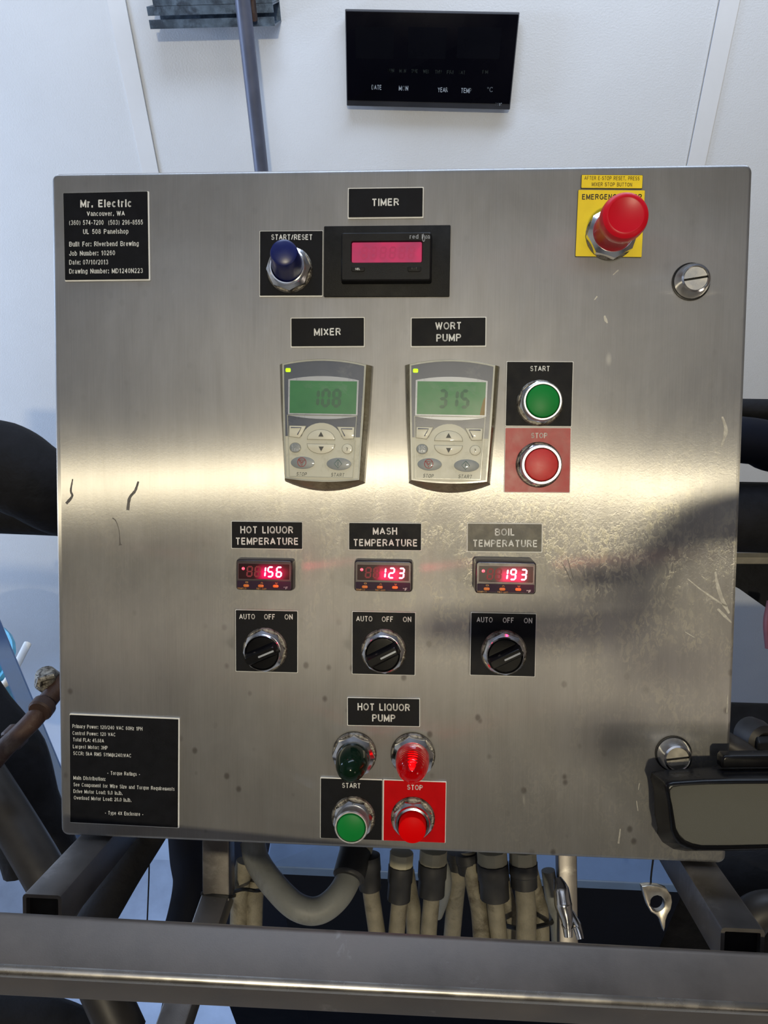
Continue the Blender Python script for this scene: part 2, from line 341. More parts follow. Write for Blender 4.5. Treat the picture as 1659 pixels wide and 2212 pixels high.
def rings(rs, cap0=True, cap1=True):
    n = len(rs[0]); v = []; f = []
    for r in rs: v += list(r)
    for k in range(len(rs) - 1):
        a, b = k * n, (k + 1) * n
        for i in range(n):
            j = (i + 1) % n; f.append((a + i, a + j, b + j, b + i))
    if cap0: f.append(tuple(reversed(range(n))))
    if cap1: f.append(tuple((len(rs) - 1) * n + i for i in range(n)))
    return v, f
def rrect(w, h, r, cx=0, cy=0, seg=4):
    pts = []
    if r <= 0: return [(cx - w / 2, cy - h / 2), (cx + w / 2, cy - h / 2), (cx + w / 2, cy + h / 2), (cx - w / 2, cy + h / 2)]
    for (sx, sy, a0) in ((1, -1, -90), (1, 1, 0), (-1, 1, 90), (-1, -1, 180)):
        ox, oy = cx + sx * (w / 2 - r), cy + sy * (h / 2 - r)
        for k in range(seg + 1):
            a = radians(a0 + 90 * k / seg); pts.append((ox + r * cos(a), oy + r * sin(a)))
    return pts
def ellipse(rx, ry, cx=0, cy=0, n=32, a0=0, a1=360):
    full = abs(a1 - a0) >= 360; m = n if full else n + 1
    return [(cx + rx * cos(radians(a0 + (a1 - a0) * k / n)), cy + ry * sin(radians(a0 + (a1 - a0) * k / n))) for k in range(m)]
def inset(pts, d):
    n = len(pts); out = []
    for i in range(n):
        p0, p1, p2 = Vector(pts[i - 1]), Vector(pts[i]), Vector(pts[(i + 1) % n])
        e1 = (p1 - p0); e2 = (p2 - p1)
        if e1.length < 1e-9 or e2.length < 1e-9: out.append(tuple(p1)); continue
        e1.normalize(); e2.normalize()
        n1 = Vector((-e1.y, e1.x)); n2 = Vector((-e2.y, e2.x))
        b = n1 + n2
        if b.length < 1e-6: out.append(tuple(p1)); continue
        b.normalize(); k = d / max(0.3, b.dot(n1)); q = p1 + b * k
        out.append((q.x, q.y))
    return out
def prism(pts, z0, z1, bev=0.0, seg=3, bottom=False):
    rs = []
    if bottom and bev:
        for k in range(seg + 1):
            a = pi / 2 * k / seg; q = inset(pts, bev * (1 - sin(a))); rs.append([(x, y, z0 + bev * (1 - cos(a))) for x, y in q])
    else: rs.append([(x, y, z0) for x, y in pts])
    if bev:
        for k in range(seg + 1):
            a = pi / 2 * k / seg; q = inset(pts, bev * (1 - cos(a))) if k else pts
            rs.append([(x, y, z1 - bev + bev * sin(a)) for x, y in q])
    else: rs.append([(x, y, z1) for x, y in pts])
    return rings(rs)
def taper(p0, p1, z0, z1, bev=0.0):
    """side walls from outline p0 at z0 to outline p1 (same count) at z1"""
    rs = [[(x, y, z0) for x, y in p0]]
    if bev:
        rs.append([(x, y, z1 - bev) for x, y in p1]); rs.append([(x, y, z1) for x, y in inset(p1, bev)])
    else: rs.append([(x, y, z1) for x, y in p1])
    return rings(rs)
def frame_ring(po, pi_, z0, z1):
    n = len(po); v = [(x, y, z0) for x, y in po] + [(x, y, z1) for x, y in po] + [(x, y, z1) for x, y in pi_] + [(x, y, z0) for x, y in pi_]
    f = []
    for i in range(n):
        j = (i + 1) % n
        for a, b in ((0, 1), (1, 2), (2, 3), (3, 0)): f.append((a * n + i, a * n + j, b * n + j, b * n + i))
    return v, f
def box(x0, x1, y0, y1, z0, z1):
    v = [(x0, y0, z0), (x1, y0, z0), (x1, y1, z0), (x0, y1, z0), (x0, y0, z1), (x1, y0, z1), (x1, y1, z1), (x0, y1, z1)]
    return v, [(3, 2, 1, 0), (4, 5, 6, 7), (0, 1, 5, 4), (1, 2, 6, 5), (2, 3, 7, 6), (3, 0, 4, 7)]
def lathe(prof, n=40, cx=0, cy=0):
    rs = []; v = []; f = []
    idx = []
    for r, z in prof:
        if r < 1e-6: idx.append([len(v)] * n); v.append((cx, cy, z))
        else:
            idx.append(list(range(len(v), len(v) + n)))
            v += [(cx + r * cos(2 * pi * k / n), cy + r * sin(2 * pi * k / n), z) for k in range(n)]
    for a, b in zip(idx, idx[1:]):
        for i in range(n):
            j = (i + 1) % n
            q = []
            for t in (a[i], a[j], b[j], b[i]):
                if t not in q: q.append(t)
            if len(q) > 2: f.append(tuple(q))
    return v, f
def nut(R, z0, z1, rin, sides=8, rot=0.0, per=6, ch=0.75):
    """machined nut: flats cut by a chamfer cone, bore rin"""
    n = sides * per; ap = R * cos(pi / sides); v = []
    rows = [[], [], [], [], []]
    rt = max(rin + 0.0006, ap * 0.87)
    for k in range(n):
        a = 2 * pi * k / n; t = (k % per) / per * 2 * pi / sides - pi / sides
        rr = ap / cos(t); zc = z1 - (rr - rt) * ch
        ca, sa = cos(a + rot), sin(a + rot)
        rows[0].append((rr * ca, rr * sa, z0)); rows[1].append((rr * ca, rr * sa, zc))
        rows[2].append((rt * ca, rt * sa, z1)); rows[3].append((rin * ca, rin * sa, z1)); rows[4].append((rin * ca, rin * sa, z0))
    return rings(rows, False, False)
def spline(pts, n=8):
    p = [Vector(q) for q in pts]
    if len(p) == 2: return p
    p = [p[0] * 2 - p[1]] + p + [p[-1] * 2 - p[-2]]; out = []
    for i in range(1, len(p) - 2):
        for k in range(n):
            t = k / n; a, b, c, d = p[i - 1], p[i], p[i + 1], p[i + 2]
            out.append(0.5 * (2 * b + (c - a) * t + (2 * a - 5 * b + 4 * c - d) * t * t + (3 * b - a - 3 * c + d) * t ** 3))
    out.append(p[-2]); return out
def sweep(path, prof, scales=None):
    """prof: closed 2D outline; path: list of Vectors"""
    t0 = (path[1] - path[0]).normalized(); up = Vector((0, 0, 1)) if abs(t0.z) < 0.9 else Vector((0, 1, 0))
    u = t0.cross(up).normalized(); rs = []
    for i, p in enumerate(path):
        t = (path[min(i + 1, len(path) - 1)] - path[max(i - 1, 0)]).normalized()
        u = (u - t * u.dot(t)).normalized(); vv = t.cross(u); s = scales[i] if scales else 1
        rs.append([tuple(p + u * x * s + vv * y * s) for x, y in prof])
    return rings(rs)
def tube(path, r, n=16, scales=None): return sweep(path, ellipse(r, r, n=n), scales)

# ------------------------------------------------------------------ things and parts
def props(o, label, cat, group=None, kind=None):
    if label: o['label'] = label
    if cat: o['category'] = cat
    if group: o['group'] = group
    if kind: o['kind'] = kind
    return o
def thing(name, label, cat, mat=None, group=None):
    o = bpy.data.objects.new(name, None); COL.objects.link(o); o.empty_display_size = 0.02
    if mat is not None: o.matrix_world = mat
    return props(o, label, cat, group)
def on_panel(name, label, cat, px, py, group=None, rot=0.0, h=0.0):
    p = P(px, py, h) + Vector((0, 0, 0.0003))
    o = thing(name, label, cat, MP @ Matrix.Translation(p) @ Matrix.Rotation(rot, 4, 'Z'), group)
    return o
def struct(o): o['kind'] = 'structure'; return o

# ------------------------------------------------------------------ single-stroke lettering
def A(cx, cy, rx, ry, a0, a1, n=9): return [(cx + rx * cos(radians(a0 + (a1 - a0) * k / n)), cy + ry * sin(radians(a0 + (a1 - a0) * k / n))) for k in range(n + 1)]
G = {
 ' ': (.28, []),
 'A': (.68, [[(0, 0), (.34, 1), (.68, 0)], [(.12, .33), (.56, .33)]]),
 'B': (.58, [[(.34, .53), (0, .53), (0, 1), (.34, 1)] + A(.34, .765, .20, .235, 90, -90), [(0, .53), (0, 0), (.35, 0)] + A(.35, .265, .23, .265, -90, 90)]),
 'C': (.62, [A(.33, .5, .33, .5, 42, 318, 16)]),
 'D': (.60, [[(0, 0), (0, 1), (.26, 1)] + A(.26, .5, .34, .5, 90, -90, 12) + [(0, 0)]]),
 'E': (.52, [[(.52, 1), (0, 1), (0, 0), (.53, 0)], [(0, .53), (.47, .53)]]),
 'F': (.48, [[(.5, 1), (0, 1), (0, 0)], [(0, .5), (.42, .5)]]),
 'G': (.66, [A(.34, .5, .34, .5, 45, 300, 16) + [(.66, .16), (.66, .46), (.38, .46)]]),
 'H': (.58, [[(0, 0), (0, 1)], [(.58, 0), (.58, 1)], [(0, .53), (.58, .53)]]),
 'I': (.02, [[(.01, 0), (.01, 1)]]),
 'J': (.40, [[(.40, 1), (.40, .25)] + A(.2, .25, .2, .25, 0, -180, 8)]),
 'K': (.58, [[(0, 0), (0, 1)], [(.55, 1), (0, .40)], [(.2, .6), (.6, 0)]]),
 'L': (.46, [[(0, 1), (0, 0), (.46, 0)]]),
 'M': (.68, [[(0, 0), (0, 1), (.34, .1), (.68, 1), (.68, 0)]]),
 'N': (.56, [[(0, 0), (0, 1), (.56, 0), (.56, 1)]]),
 'O': (.68, [A(.34, .5, .34, .5, 0, 360, 22)]),
 'P': (.54, [[(0, 0), (0, 1), (.30, 1)] + A(.30, .73, .24, .27, 90, -90) + [(0, .46)]]),
 'Q': (.68, [A(.34, .5, .34, .5, 0, 360, 22), [(.42, .22), (.66, -.04)]]),
 'R': (.58, [[(0, 0), (0, 1), (.32, 1)] + A(.32, .75, .23, .25, 90, -90) + [(0, .5)], [(.30, .5), (.58, 0)]]),
 'S': (.54, [A(.27, .745, .235, .255, 25, 255, 12) + A(.275, .265, .265, .265, 78, -160, 12)]),
 'T': (.58, [[(0, 1), (.58, 1)], [(.29, 1), (.29, 0)]]),
 'U': (.56, [[(0, 1), (0, .3)] + A(.28, .3, .28, .3, 180, 360, 10) + [(.56, 1)]]),
 'V': (.62, [[(0, 1), (.31, 0), (.62, 1)]]),
 'W': (.88, [[(0, 1), (.21, 0), (.44, 1), (.67, 0), (.88, 1)]]),
 'X': (.58, [[(0, 0), (.58, 1)], [(0, 1), (.58, 0)]]),
 'Y': (.60, [[(0, 1), (.3, .44), (.6, 1)], [(.3, .44), (.3, 0)]]),
 'Z': (.54, [[(0, 1), (.54, 1), (0, 0), (.54, 0)]]),
 '0': (.46, [A(.23, .5, .23, .5, 0, 360, 20)]),
 '1': (.36, [[(.04, .76), (.24, 1), (.24, 0)]]),
 '2': (.46, [A(.23, .74, .22, .26, 165, -35, 10) + [(0, 0), (.47, 0)]]),
 '3': (.46, [A(.22, .755, .2, .245, 160, -90, 10), A(.22, .265, .24, .265, 90, -160, 10)]),
 '4': (.50, [[(.36, 0), (.36, 1), (0, .28), (.5, .28)]]),
 '5': (.46, [[(.43, 1), (.09, 1), (.04, .52)] + A(.22, .32, .24, .32, 130, -155, 12)]),
 '6': (.46, [A(.24, .5, .23, .5, 40, 200, 9) + A(.23, .3, .225, .3, 180, 540, 16)]),
 '7': (.46, [[(0, 1), (.46, 1), (.17, 0)]]),
 '8': (.46, [A(.23, .76, .19, .24, -90, 270, 16), A(.23, .26, .23, .26, 90, 450, 16)]),
 '9': (.46, [A(.22, .5, .23, .5, 220, 380, 9) + A(.23, .7, .225, .3, 0, 360, 16)]),
 'a': (.42, [A(.2, .53, .19, .2, 165, 0, 8) + [(.4, 0)], [(.39, .42), (.2, .37)] + A(.18, .19, .17, .18, 100, 290, 9) + [(.39, .17)]]),
 'b': (.42, [[(0, 0), (0, 1)], A(.21, .36, .21, .37, 0, 360, 16)]),
 'c': (.40, [A(.21, .36, .21, .37, 45, 315, 12)]),
 'd': (.42, [[(.42, 0), (.42, 1)], A(.21, .36, .21, .37, 0, 360, 16)]),
 'e': (.42, [[(0, .38), (.42, .38)] + A(.21, .36, .21, .37, 0, 320, 16)]),
 'f': (.26, [[(.27, 1), (.2, 1), (.12, .92), (.12, 0)], [(0, .7), (.26, .7)]]),
 'g': (.42, [A(.21, .37, .21, .36, 0, 360, 16), [(.42, .73), (.42, 0)] + A(.21, -.04, .21, .22, 0, -160, 8)]),
 'h': (.40, [[(0, 0), (0, 1)], A(.2, .48, .2, .25, 180, 0, 8) + [(.4, 0)]]),
 'i': (.02, [[(.01, 0), (.01, .73)], [(.01, .88), (.01, 1.0)]]),
 'k': (.40, [[(0, 0), (0, 1)], [(.37, .73), (0, .3)], [(.14, .45), (.4, 0)]]),
 'l': (.02, [[(.01, 0), (.01, 1)]]),
 'm': (.66, [[(0, 0), (0, .73)], A(.165, .52, .165, .21, 180, 0, 8) + [(.33, 0)], A(.495, .52, .165, .21, 180, 0, 8) + [(.66, 0)]]),
 'n': (.40, [[(0, 0), (0, .73)], A(.2, .48, .2, .25, 180, 0, 8) + [(.4, 0)]]),
 'o': (.44, [A(.22, .36, .22, .37, 0, 360, 16)]),
 'p': (.42, [[(0, -.26), (0, .73)], A(.21, .36, .21, .37, 0, 360, 16)]),
 'q': (.42, [[(.42, -.26), (.42, .73)], A(.21, .36, .21, .37, 0, 360, 16)]),
 'r': (.24, [[(0, 0), (0, .73)], A(.2, .48, .2, .25, 180, 80, 5)]),
 's': (.38, [A(.19, .55, .16, .18, 25, 255, 9) + A(.19, .18, .18, .18, 80, -160, 9)]),
 't': (.24, [[(.12, .95), (.12, .1), (.18, 0), (.26, 0)], [(0, .7), (.25, .7)]]),
 'u': (.40, [[(0, .73), (0, .25)] + A(.2, .25, .2, .25, 180, 360, 8), [(.4, .73), (.4, 0)]]),
 'v': (.42, [[(0, .73), (.21, 0), (.42, .73)]]),
 'w': (.60, [[(0, .73), (.15, 0), (.3, .73), (.45, 0), (.6, .73)]]),
 'x': (.40, [[(0, 0), (.4, .73)], [(0, .73), (.4, 0)]]),
 'y': (.42, [[(0, .73), (.22, 0)], [(.42, .73), (.2, -.08), (.12, -.24), (0, -.24)]]),
 'z': (.38, [[(0, .73), (.38, .73), (0, 0), (.38, 0)]]),
 '.': (.04, [[(.02, -.03), (.02, .10)]]), ',': (.06, [[(.05, .10), (.05, -.02), (0, -.16)]]),
 ':': (.04, [[(.02, -.03), (.02, .10)], [(.02, .6), (.02, .73)]]),
 '-': (.28, [[(0, .37), (.28, .37)]]), '/': (.30, [[(0, -.02), (.3, 1.02)]]),
 '(': (.18, [A(.3, .4, .3, .66, 125, 235, 8)]), ')': (.18, [A(-.12, .4, .3, .66, 55, -55, 8)]),
 '@': (.86, [A(.43, .4, .43, .56, -50, 290, 20), A(.4, .4, .16, .22, 0, 360, 12), [(.57, .64), (.56, .3), (.66, .2), (.8, .3)]]),
 '?': (.42, [A(.21, .76, .2, .24, 170, -60, 10) + [(.22, .42), (.22, .28)], [(.22, -.03), (.22, .1)]]),
 '°': (.22, [A(.11, .86, .11, .13, 0, 360, 12)]), '%': (.70, [A(.14, .74, .14, .24, 0, 360, 12), A(.56, .24, .14, .24, 0, 360, 12), [(.56, 1), (.14, 0)]]),
}
def text_flat(s, w=0.15, track=0.17, slant=0.0):
    w *= 1.12
    """strokes of a line of text laid on a baseline, cap height 1: (verts2d, faces, x0, x1)"""
    V = []; Fc = []; x = 0.0; tr = track + w * 0.9; lo = 9; hi = -9
    def y_(y): return w / 2 + y * (1 - w) if y >= 0 else y * (1 - w) + w / 2
    for ch in s:
        adv, st = G.get(ch, G[' '])
        for line in st:
            pts = [Vector((x + px, y_(py))) for px, py in line]
            clean = [pts[0]]
            for q in pts[1:]:
                if (q - clean[-1]).length > 1e-4: clean.append(q)
            pts = clean
            for i in range(len(pts) - 1):
                a, b = pts[i], pts[i + 1]; d = (b - a).normalized(); n = Vector((-d.y, d.x)) * w / 2
                ea = d * (w / 2) if (i == 0 and abs(abs(d.y) - 1) < .05) else Vector((0, 0)); eb = d * (w / 2) if (i == len(pts) - 2 and abs(abs(d.y) - 1) < .05) else Vector((0, 0))
                k = len(V); V += [a - ea - n, b + eb - n, b + eb + n, a - ea + n]; Fc.append((k, k + 1, k + 2, k + 3))
                if i > 0:
                    pd = (pts[i] - pts[i - 1]).normalized()
                    if pd.dot(d) < 0.995:
                        k = len(V); V += [a + Vector((cos(2 * pi * q / 10), sin(2 * pi * q / 10))) * w / 2 for q in range(10)]; Fc.append(tuple(range(k, k + 10)))
        x += adv + tr
    V = [Vector((v.x + slant * v.y, v.y)) for v in V]
    return V, Fc, -w / 2, x - tr + w / 2
def lettering(parent, lines, mat, h, name='lettering', w=0.15, lift=0.00012, slant=0.0, conv=None):
    """lines: (text, x0, baseline y0, x1, baseline y1, cap height) in photograph pixels, laid on the panel plane at height h of parent"""
    mb = MB(); inv = parent.matrix_world.inverted()
    for ln in lines:
        s, x0, y0, x1, y1, cap = ln[:6]; ww = ln[6] if len(ln) > 6 else w
        V, Fc, a, b = text_flat(s, ww, slant=slant)
        if conv: p0, p1, pc = conv(x0, y0), conv(x1, y1), conv(x0, y0 - cap)
        else:
            p0, p1, pc = (inv @ (MP @ P(x0, y0, h))), (inv @ (MP @ P(x1, y1, h))), (inv @ (MP @ P(x0, y0 - cap, h)))
        ex = (p1 - p0) / (b - a); ch = (pc - p0).length; ey = Vector((-ex.y, ex.x, 0)).normalized() * ch
        z = p0.z + lift + (0.0003 if not conv else 0.0)
        vs = []
        for v in V:
            q = p0 + ex * (v.x - a) + ey * v.y; vs.append((q.x, q.y, z))
        mb.add(vs, Fc)
    return mb.build(name, mat, parent, smooth=0)
def quad_px(cs, h=0.0):
    """four photograph corners TL TR BR BL -> centre, width, height, rotation on the panel"""
    a, b, c, d = [P(x, y, h) for x, y in cs]
    ctr = (a + b + c + d) / 4; w = ((b - a).length + (c - d).length) / 2; hh = ((d - a).length + (c - b).length) / 2
    e = (b - a) + (c - d); return ctr, w, hh, math.atan2(e.y, e.x)
def plate(parent, cs, edge, core='white', face='black_plate', t=0.0016, name='plate'):
    """engraving-stock plate: core shows as a border round a raised face"""
    ctr, w, h, rot = quad_px(cs, t)
    inv = parent.matrix_world.inverted() @ MP
    T = inv @ Matrix.Translation(Vector((ctr.x, ctr.y, 0.0003))) @ Matrix.Rotation(rot, 4, 'Z')
    mb = MB(); v, f = prism(rrect(w, h, 0.0004, seg=1), 0.0, t * 0.8); mb.add(v, f, 0, T)
    l, r, tp, bt = edge
    cx, cy = (l - r) / 2, (bt - tp) / 2
    v, f = prism(rrect(w - l - r, h - tp - bt, 0.0004, cx, cy, 1), t * 0.3, t); mb.add(v, f, 1, T)
    return mb.build(name, [core, face], parent, smooth=0)
def rect(l, t, r, b): return [(l, t), (r, t), (r, b), (l, b)]

exec_order = []
# ------------------------------------------------------------------ the room
WALL_Y = 1.33; FLOOR_Z = -2.02
def room():
    mb = MB(); mb.add(*box(-3.2, 3.4, WALL_Y + 0.003, WALL_Y + 0.12, FLOOR_Z, 3.6)); wb = struct(mb.build('wall_back', 'wallp', smooth=0))
    for a, b in ((-3.05, -1.835), (-1.83, -0.612), (-0.606, 0.590), (0.596, 1.81), (1.816, 3.03)):
        mb = MB(); mb.add(*box(a, b, WALL_Y - 0.003, WALL_Y + 0.004, FLOOR_Z, 3.6)); mb.build('wall_panel', 'wallp', wb, 0)
    for i, x in enumerate((-0.628, 0.612)):
        mb = MB(); mb.add(*box(x - 0.019, x + 0.019, WALL_Y - 0.0062, WALL_Y - 0.0028, FLOOR_Z, 3.6)); struct(mb.build('trim_%d' % (i + 1), 'trim', smooth=0))
    for n, bx, m in (('wall_left', (-3.3, -3.2, -4.6, 1.45, FLOOR_Z, 3.6), 'wallp'), ('wall_right', (3.4, 3.5, -4.6, 1.45, FLOOR_Z, 3.6), 'brownwall'),
                     ('wall_front', (-3.3, 3.5, -4.7, -4.6, FLOOR_Z, 3.6), 'brownwall'), ('ceiling', (-3.3, 3.5, -4.7, 1.45, 3.6, 3.7), 'ceil'), ('floor', (-3.3, 3.5, -4.7, 1.45, FLOOR_Z - 0.1, FLOOR_Z), 'concrete')):
        mb = MB(); mb.add(*box(*bx)); struct(mb.build(n, m, smooth=0))
    # raised brewing deck the photographer stands on
    mb = MB(); mb.add(*box(-3.2, 3.4, -4.6, -0.20, -0.08, 0.0)); o = mb.build('brewing_deck', 'concrete', smooth=0)
    props(o, 'raised concrete deck the photographer stands on, behind the guard rail', 'deck', kind='structure')
room()

# ------------------------------------------------------------------ guard rail, arms and enclosure
def guard_rail():
    sd = 0.042; yaw, roll = radians(2.316), radians(5.659)
    d = Vector((cos(yaw) * cos(roll), sin(yaw), -sin(roll))).normalized(); h = Vector((-sin(yaw), cos(yaw), 0)); u = d.cross(h).normalized()
    c = Vector((0, -0.32222, 0.98689)) + h * sd / 2 - u * sd / 2
    t = thing('guard_rail', 'dull stainless square-tube rail running across the bottom, scratched, with a highlight painted on its front edge', 'rail', Matrix.Translation((c.x, c.y, 0.0)))
    mb = MB(); pr = rrect(sd, sd, 0.006, seg=6); v, f = prism(pr, -1.5, 1.5); arc = list(range(14, 20))
    T = Matrix(((h.x, u.x, d.x, 0), (h.y, u.y, d.y, 0), (h.z, u.z, d.z, c.z), (0, 0, 0, 1)))
    mb.add(v, f, 0, T)
    for i in arc: mb.mi[i] = 1
    mb.build('top_rail', ['railsteel', 'edgesteel'], t)
    for x in (-1.2, 1.2):
        mb = MB(); v, f = prism(rrect(0.04, 0.04, 0.004, x, x * tan_(yaw)), 0.001, c.z - x * tan_(roll) - 0.018); mb.add(v, f); mb.build('post', 'steel2', t)
    return t
def tan_(a): return sin(a) / cos(a)
guard_rail()

def square_tube(path, w, h, mb, wall=0.003):
    mb.add(*sweep(path, rrect(w, h, 0.002, seg=2)))
def arm(pxo, pyo, side, label):
    e = P(pxo, pyo, 0.092); w = 0.033; yt = -0.3075
    x0 = e.x if side < 0 else e.x - w
    t = thing('support_arm', label, 'bracket', MP @ Matrix.Translation((x0 + w / 2, yt - w / 2, 0.092)), 'tube arms the enclosure sits on')
    mb = MB(); po = rrect(w, w, 0.003, seg=2); pi_ = rrect(w - 0.006, w - 0.006, 0.001, seg=2)
    n = len(po); rs = [[(x, y, -0.34) for x, y in po], [(x, y, 0) for x, y in po], [(x, y, 0) for x, y in pi_], [(x, y, -0.05) for x, y in pi_]]
    v, f = rings(rs); mb.add(v, f); mb.build('tube', 'steel2', t)
    mb = MB(); mb.add(*prism(rrect(w - 0.0062, w - 0.0062, 0.001, seg=2), -0.04, -0.006)); mb.build('inner_shade', 'black', t)  # black block stands in for the shade inside the hollow tube
arm(49, 1952, -1, 'stainless tube arm under the enclosure corner nearest the rusty pipe')
arm(1651, 2041, 1, 'stainless tube arm under the enclosure corner below the black case')

enc = thing('electrical_enclosure', 'large brushed stainless control enclosure, tilted back, stained with water scale', 'enclosure', MP @ Matrix.Translation((0, 0, 0)))
def enclosure():
    mb = MB(); v, f = prism(rrect(0.61, 0.6085, 0.007, seg=5), -0.022, 0.0, 0.0035, 4); mb.add(v, f); mb.build('door', 'steel', enc, 40)
    mb = MB(); v, f = prism(rrect(0.598, 0.598, 0.008, seg=4), -0.26, -0.0225); mb.add(v, f); mb.build('box_body', 'steel2', enc, 40)
    mb = MB(); v, f = prism(rrect(0.604, 0.602, 0.008, seg=4), -0.0232, -0.0218); mb.add(v, f); mb.build('gasket', 'black', enc, 40)
    for (px, py, s, lab) in ((1492, 609, 1.0, 'round slotted latch below the emergency button'), (1454, 1627, 1.0, 'round slotted latch partly behind the black case')):
        p = P(px, py)
        mb = MB(); v, f = lathe([(0.0148, 0.0), (0.0148, 0.0035), (0.0130, 0.011), (0.0118, 0.0135), (0.0102, 0.0142), (0.0098, 0.0135), (0.0098, 0.0105)], 40, p.x, p.y)
        mb.add(v, f); o = mb.build('latch', 'chrome', enc); o['label'] = lab
        mb = MB(); v, f = lathe([(0.0160, 0.0), (0.0160, 0.0012), (0.0147, 0.0014)], 40, p.x, p.y); mb.add(v, f); mb.build('latch_gasket', 'black', o)
        mb = MB()
        a = radians(9); T = Matrix.Translation((p.x, p.y, 0)) @ Matrix.Rotation(a, 4, 'Z')
        half = []
        r = 0.0096; g = 0.0009
        for s_ in (1, -1):
            a0 = math.asin(g / r); pts = [(r * cos(a0 + (pi - 2 * a0) * k / 16), r * sin(a0 + (pi - 2 * a0) * k / 16) ) for k in range(17)]
            if s_ < 0: pts = [(-x, -y) for x, y in pts]
            v, f = prism(pts, 0.006, 0.0128); mb.add(v, f, 0, T)
        v, f = lathe([(r, 0.006), (r, 0.0100), (0, 0.0100)], 30); mb.add(v, f, 1, T)
        mb.build('slotted_core', ['wrench', 'black'], o, 30)
enclosure()

M['drip'] = pm('dark_dried_drip', (0.16, 0.15, 0.14), 0.55, 0.6, 0.25, 200)
M['scale'] = pm('pale_water_scale', (0.42, 0.41, 0.38), 0.5, 0.75, 0.25, 260, dirt=(0.32, 0.31, 0.29), dth=(0.45, 0.6))
def stain(pts_px, widths, mat, name):
    """thin dried film on the door, following a drip's path"""
    pts = spline([P(x, y) for x, y in pts_px], 5); m = len(pts) - 1; Lf = []; Rt = []
    for i, p in enumerate(pts):
        d = (pts[min(i + 1, m)] - pts[max(i - 1, 0)]).normalized(); n = Vector((-d.y, d.x, 0)); u = i / m * (len(widths) - 1); k = min(int(u), len(widths) - 2)
        w_ = (widths[k] + (widths[k + 1] - widths[k]) * (u - k)) * 0.0002 * (0.85 + 0.3 * random.random()); Lf.append(p + n * w_); Rt.append(p - n * w_)
    v = [(q.x, q.y, 0.00008) for q in Lf + Rt]; n_ = len(Lf)
    mb = MB(); mb.add(v, [(i, i + n_, i + n_ + 1, i + 1) for i in range(n_ - 1)]); return mb.build(name, mat, enc, 0)
stain([(157, 1035), (153, 1060), (156, 1072), (143, 1088)], [3, 5, 6, 7], 'drip', 'drip_stain')
stain([(299, 1040), (292, 1060), (280, 1076), (276, 1102)], [4, 6, 7, 7], 'drip', 'drip_stain')
stain([(243, 1119), (250, 1125), (257, 1145), (259, 1172), (260, 1178)], [3, 2, 1.2, 3, 9], 'drip', 'drip_stain')
stain([(1213, 1215), (1222, 1230), (1236, 1262)], [1, 2, 1], 'drip', 'drip_stain')
stain([(1226, 1205), (1232, 1228), (1238, 1250)], [1, 1.6, 1], 'drip', 'drip_stain')
stain([(1560, 1180), (1552, 1195), (1562, 1206)], [2, 4, 2], 'scale', 'scale_stain')
for pp, ww in (([(1545, 1235), (1551, 1268), (1562, 1300), (1575, 1325)], [4, 7, 9, 5]), ([(1485, 1250), (1512, 1272), (1545, 1295), (1570, 1310)], [2, 3, 4, 3]), ([(1550, 1315), (1565, 1330), (1580, 1345)], [4, 7, 3]),
               ([(1306, 682), (1308, 690), (1312, 698)], [4, 7, 3]), ([(1336, 583), (1324, 594)], [3, 2]), ([(1290, 640), (1284, 648)], [3, 2]), ([(1560, 900), (1568, 930), (1558, 965)], [4, 9, 3]),
               ([(1381, 1692), (1379, 1706)], [2, 1.5]), ([(1480, 1365), (1502, 1378)], [2, 2]), ([(1340, 1790), (1336, 1822)], [2, 4]), ([(1375, 1730), (1378, 1752)], [1.5, 2]), ([(1572, 1500), (1570, 1540)], [2, 3])):
    stain(pp, ww, 'scale', 'scale_stain')

# ------------------------------------------------------------------ engraved plates
NP = 'engraved black nameplates on the enclosure door'
def nameplate(px_corners, label, lines, edge=(0.0008, 0.0008, 0.0008, 0.0012), face='black_plate', core='white', ink='white', w=0.15, group=NP, name='nameplate', lift=0.0):
    c = quad_px(px_corners)[0]
    t = thing(name, label, 'sign', MP @ Matrix.Translation((c.x, c.y, 0.0003)), group)
    plate(t, px_corners, edge, core, face)
    lettering(t, lines, ink, 0.0016, w=w)
    return t
nameplate([(139, 417), (323.5, 413), (322.5, 606), (138, 608)], 'black builder plate with phone numbers in the upper corner above the blank door area', [
    ('Mr. Electric', 174, 448.5, 285, 447.5, 16.5, .165), ('Vancouver, WA', 188, 467, 270, 466.5, 10.5, .15), ('(360) 574-7200  (503) 296-8555', 150, 486.5, 309, 485.5, 10.5, .15),
    ('UL 508 Panelshop', 180, 506, 278, 505, 10.5, .15), ('Built For: Riverbend Brewing', 150, 533, 300, 531.5, 10.5, .15), ('Job Number: 10260', 150, 553, 249, 551.5, 10.5, .15),
    ('Date: 07/10/2013', 150, 572, 234, 571.5, 10.5, .15), ('Drawing Number: MD1240N223', 150, 591.5, 309, 590, 10.5, .15)], edge=(0.0002, 0.0012, 0.0002, 0.0012))
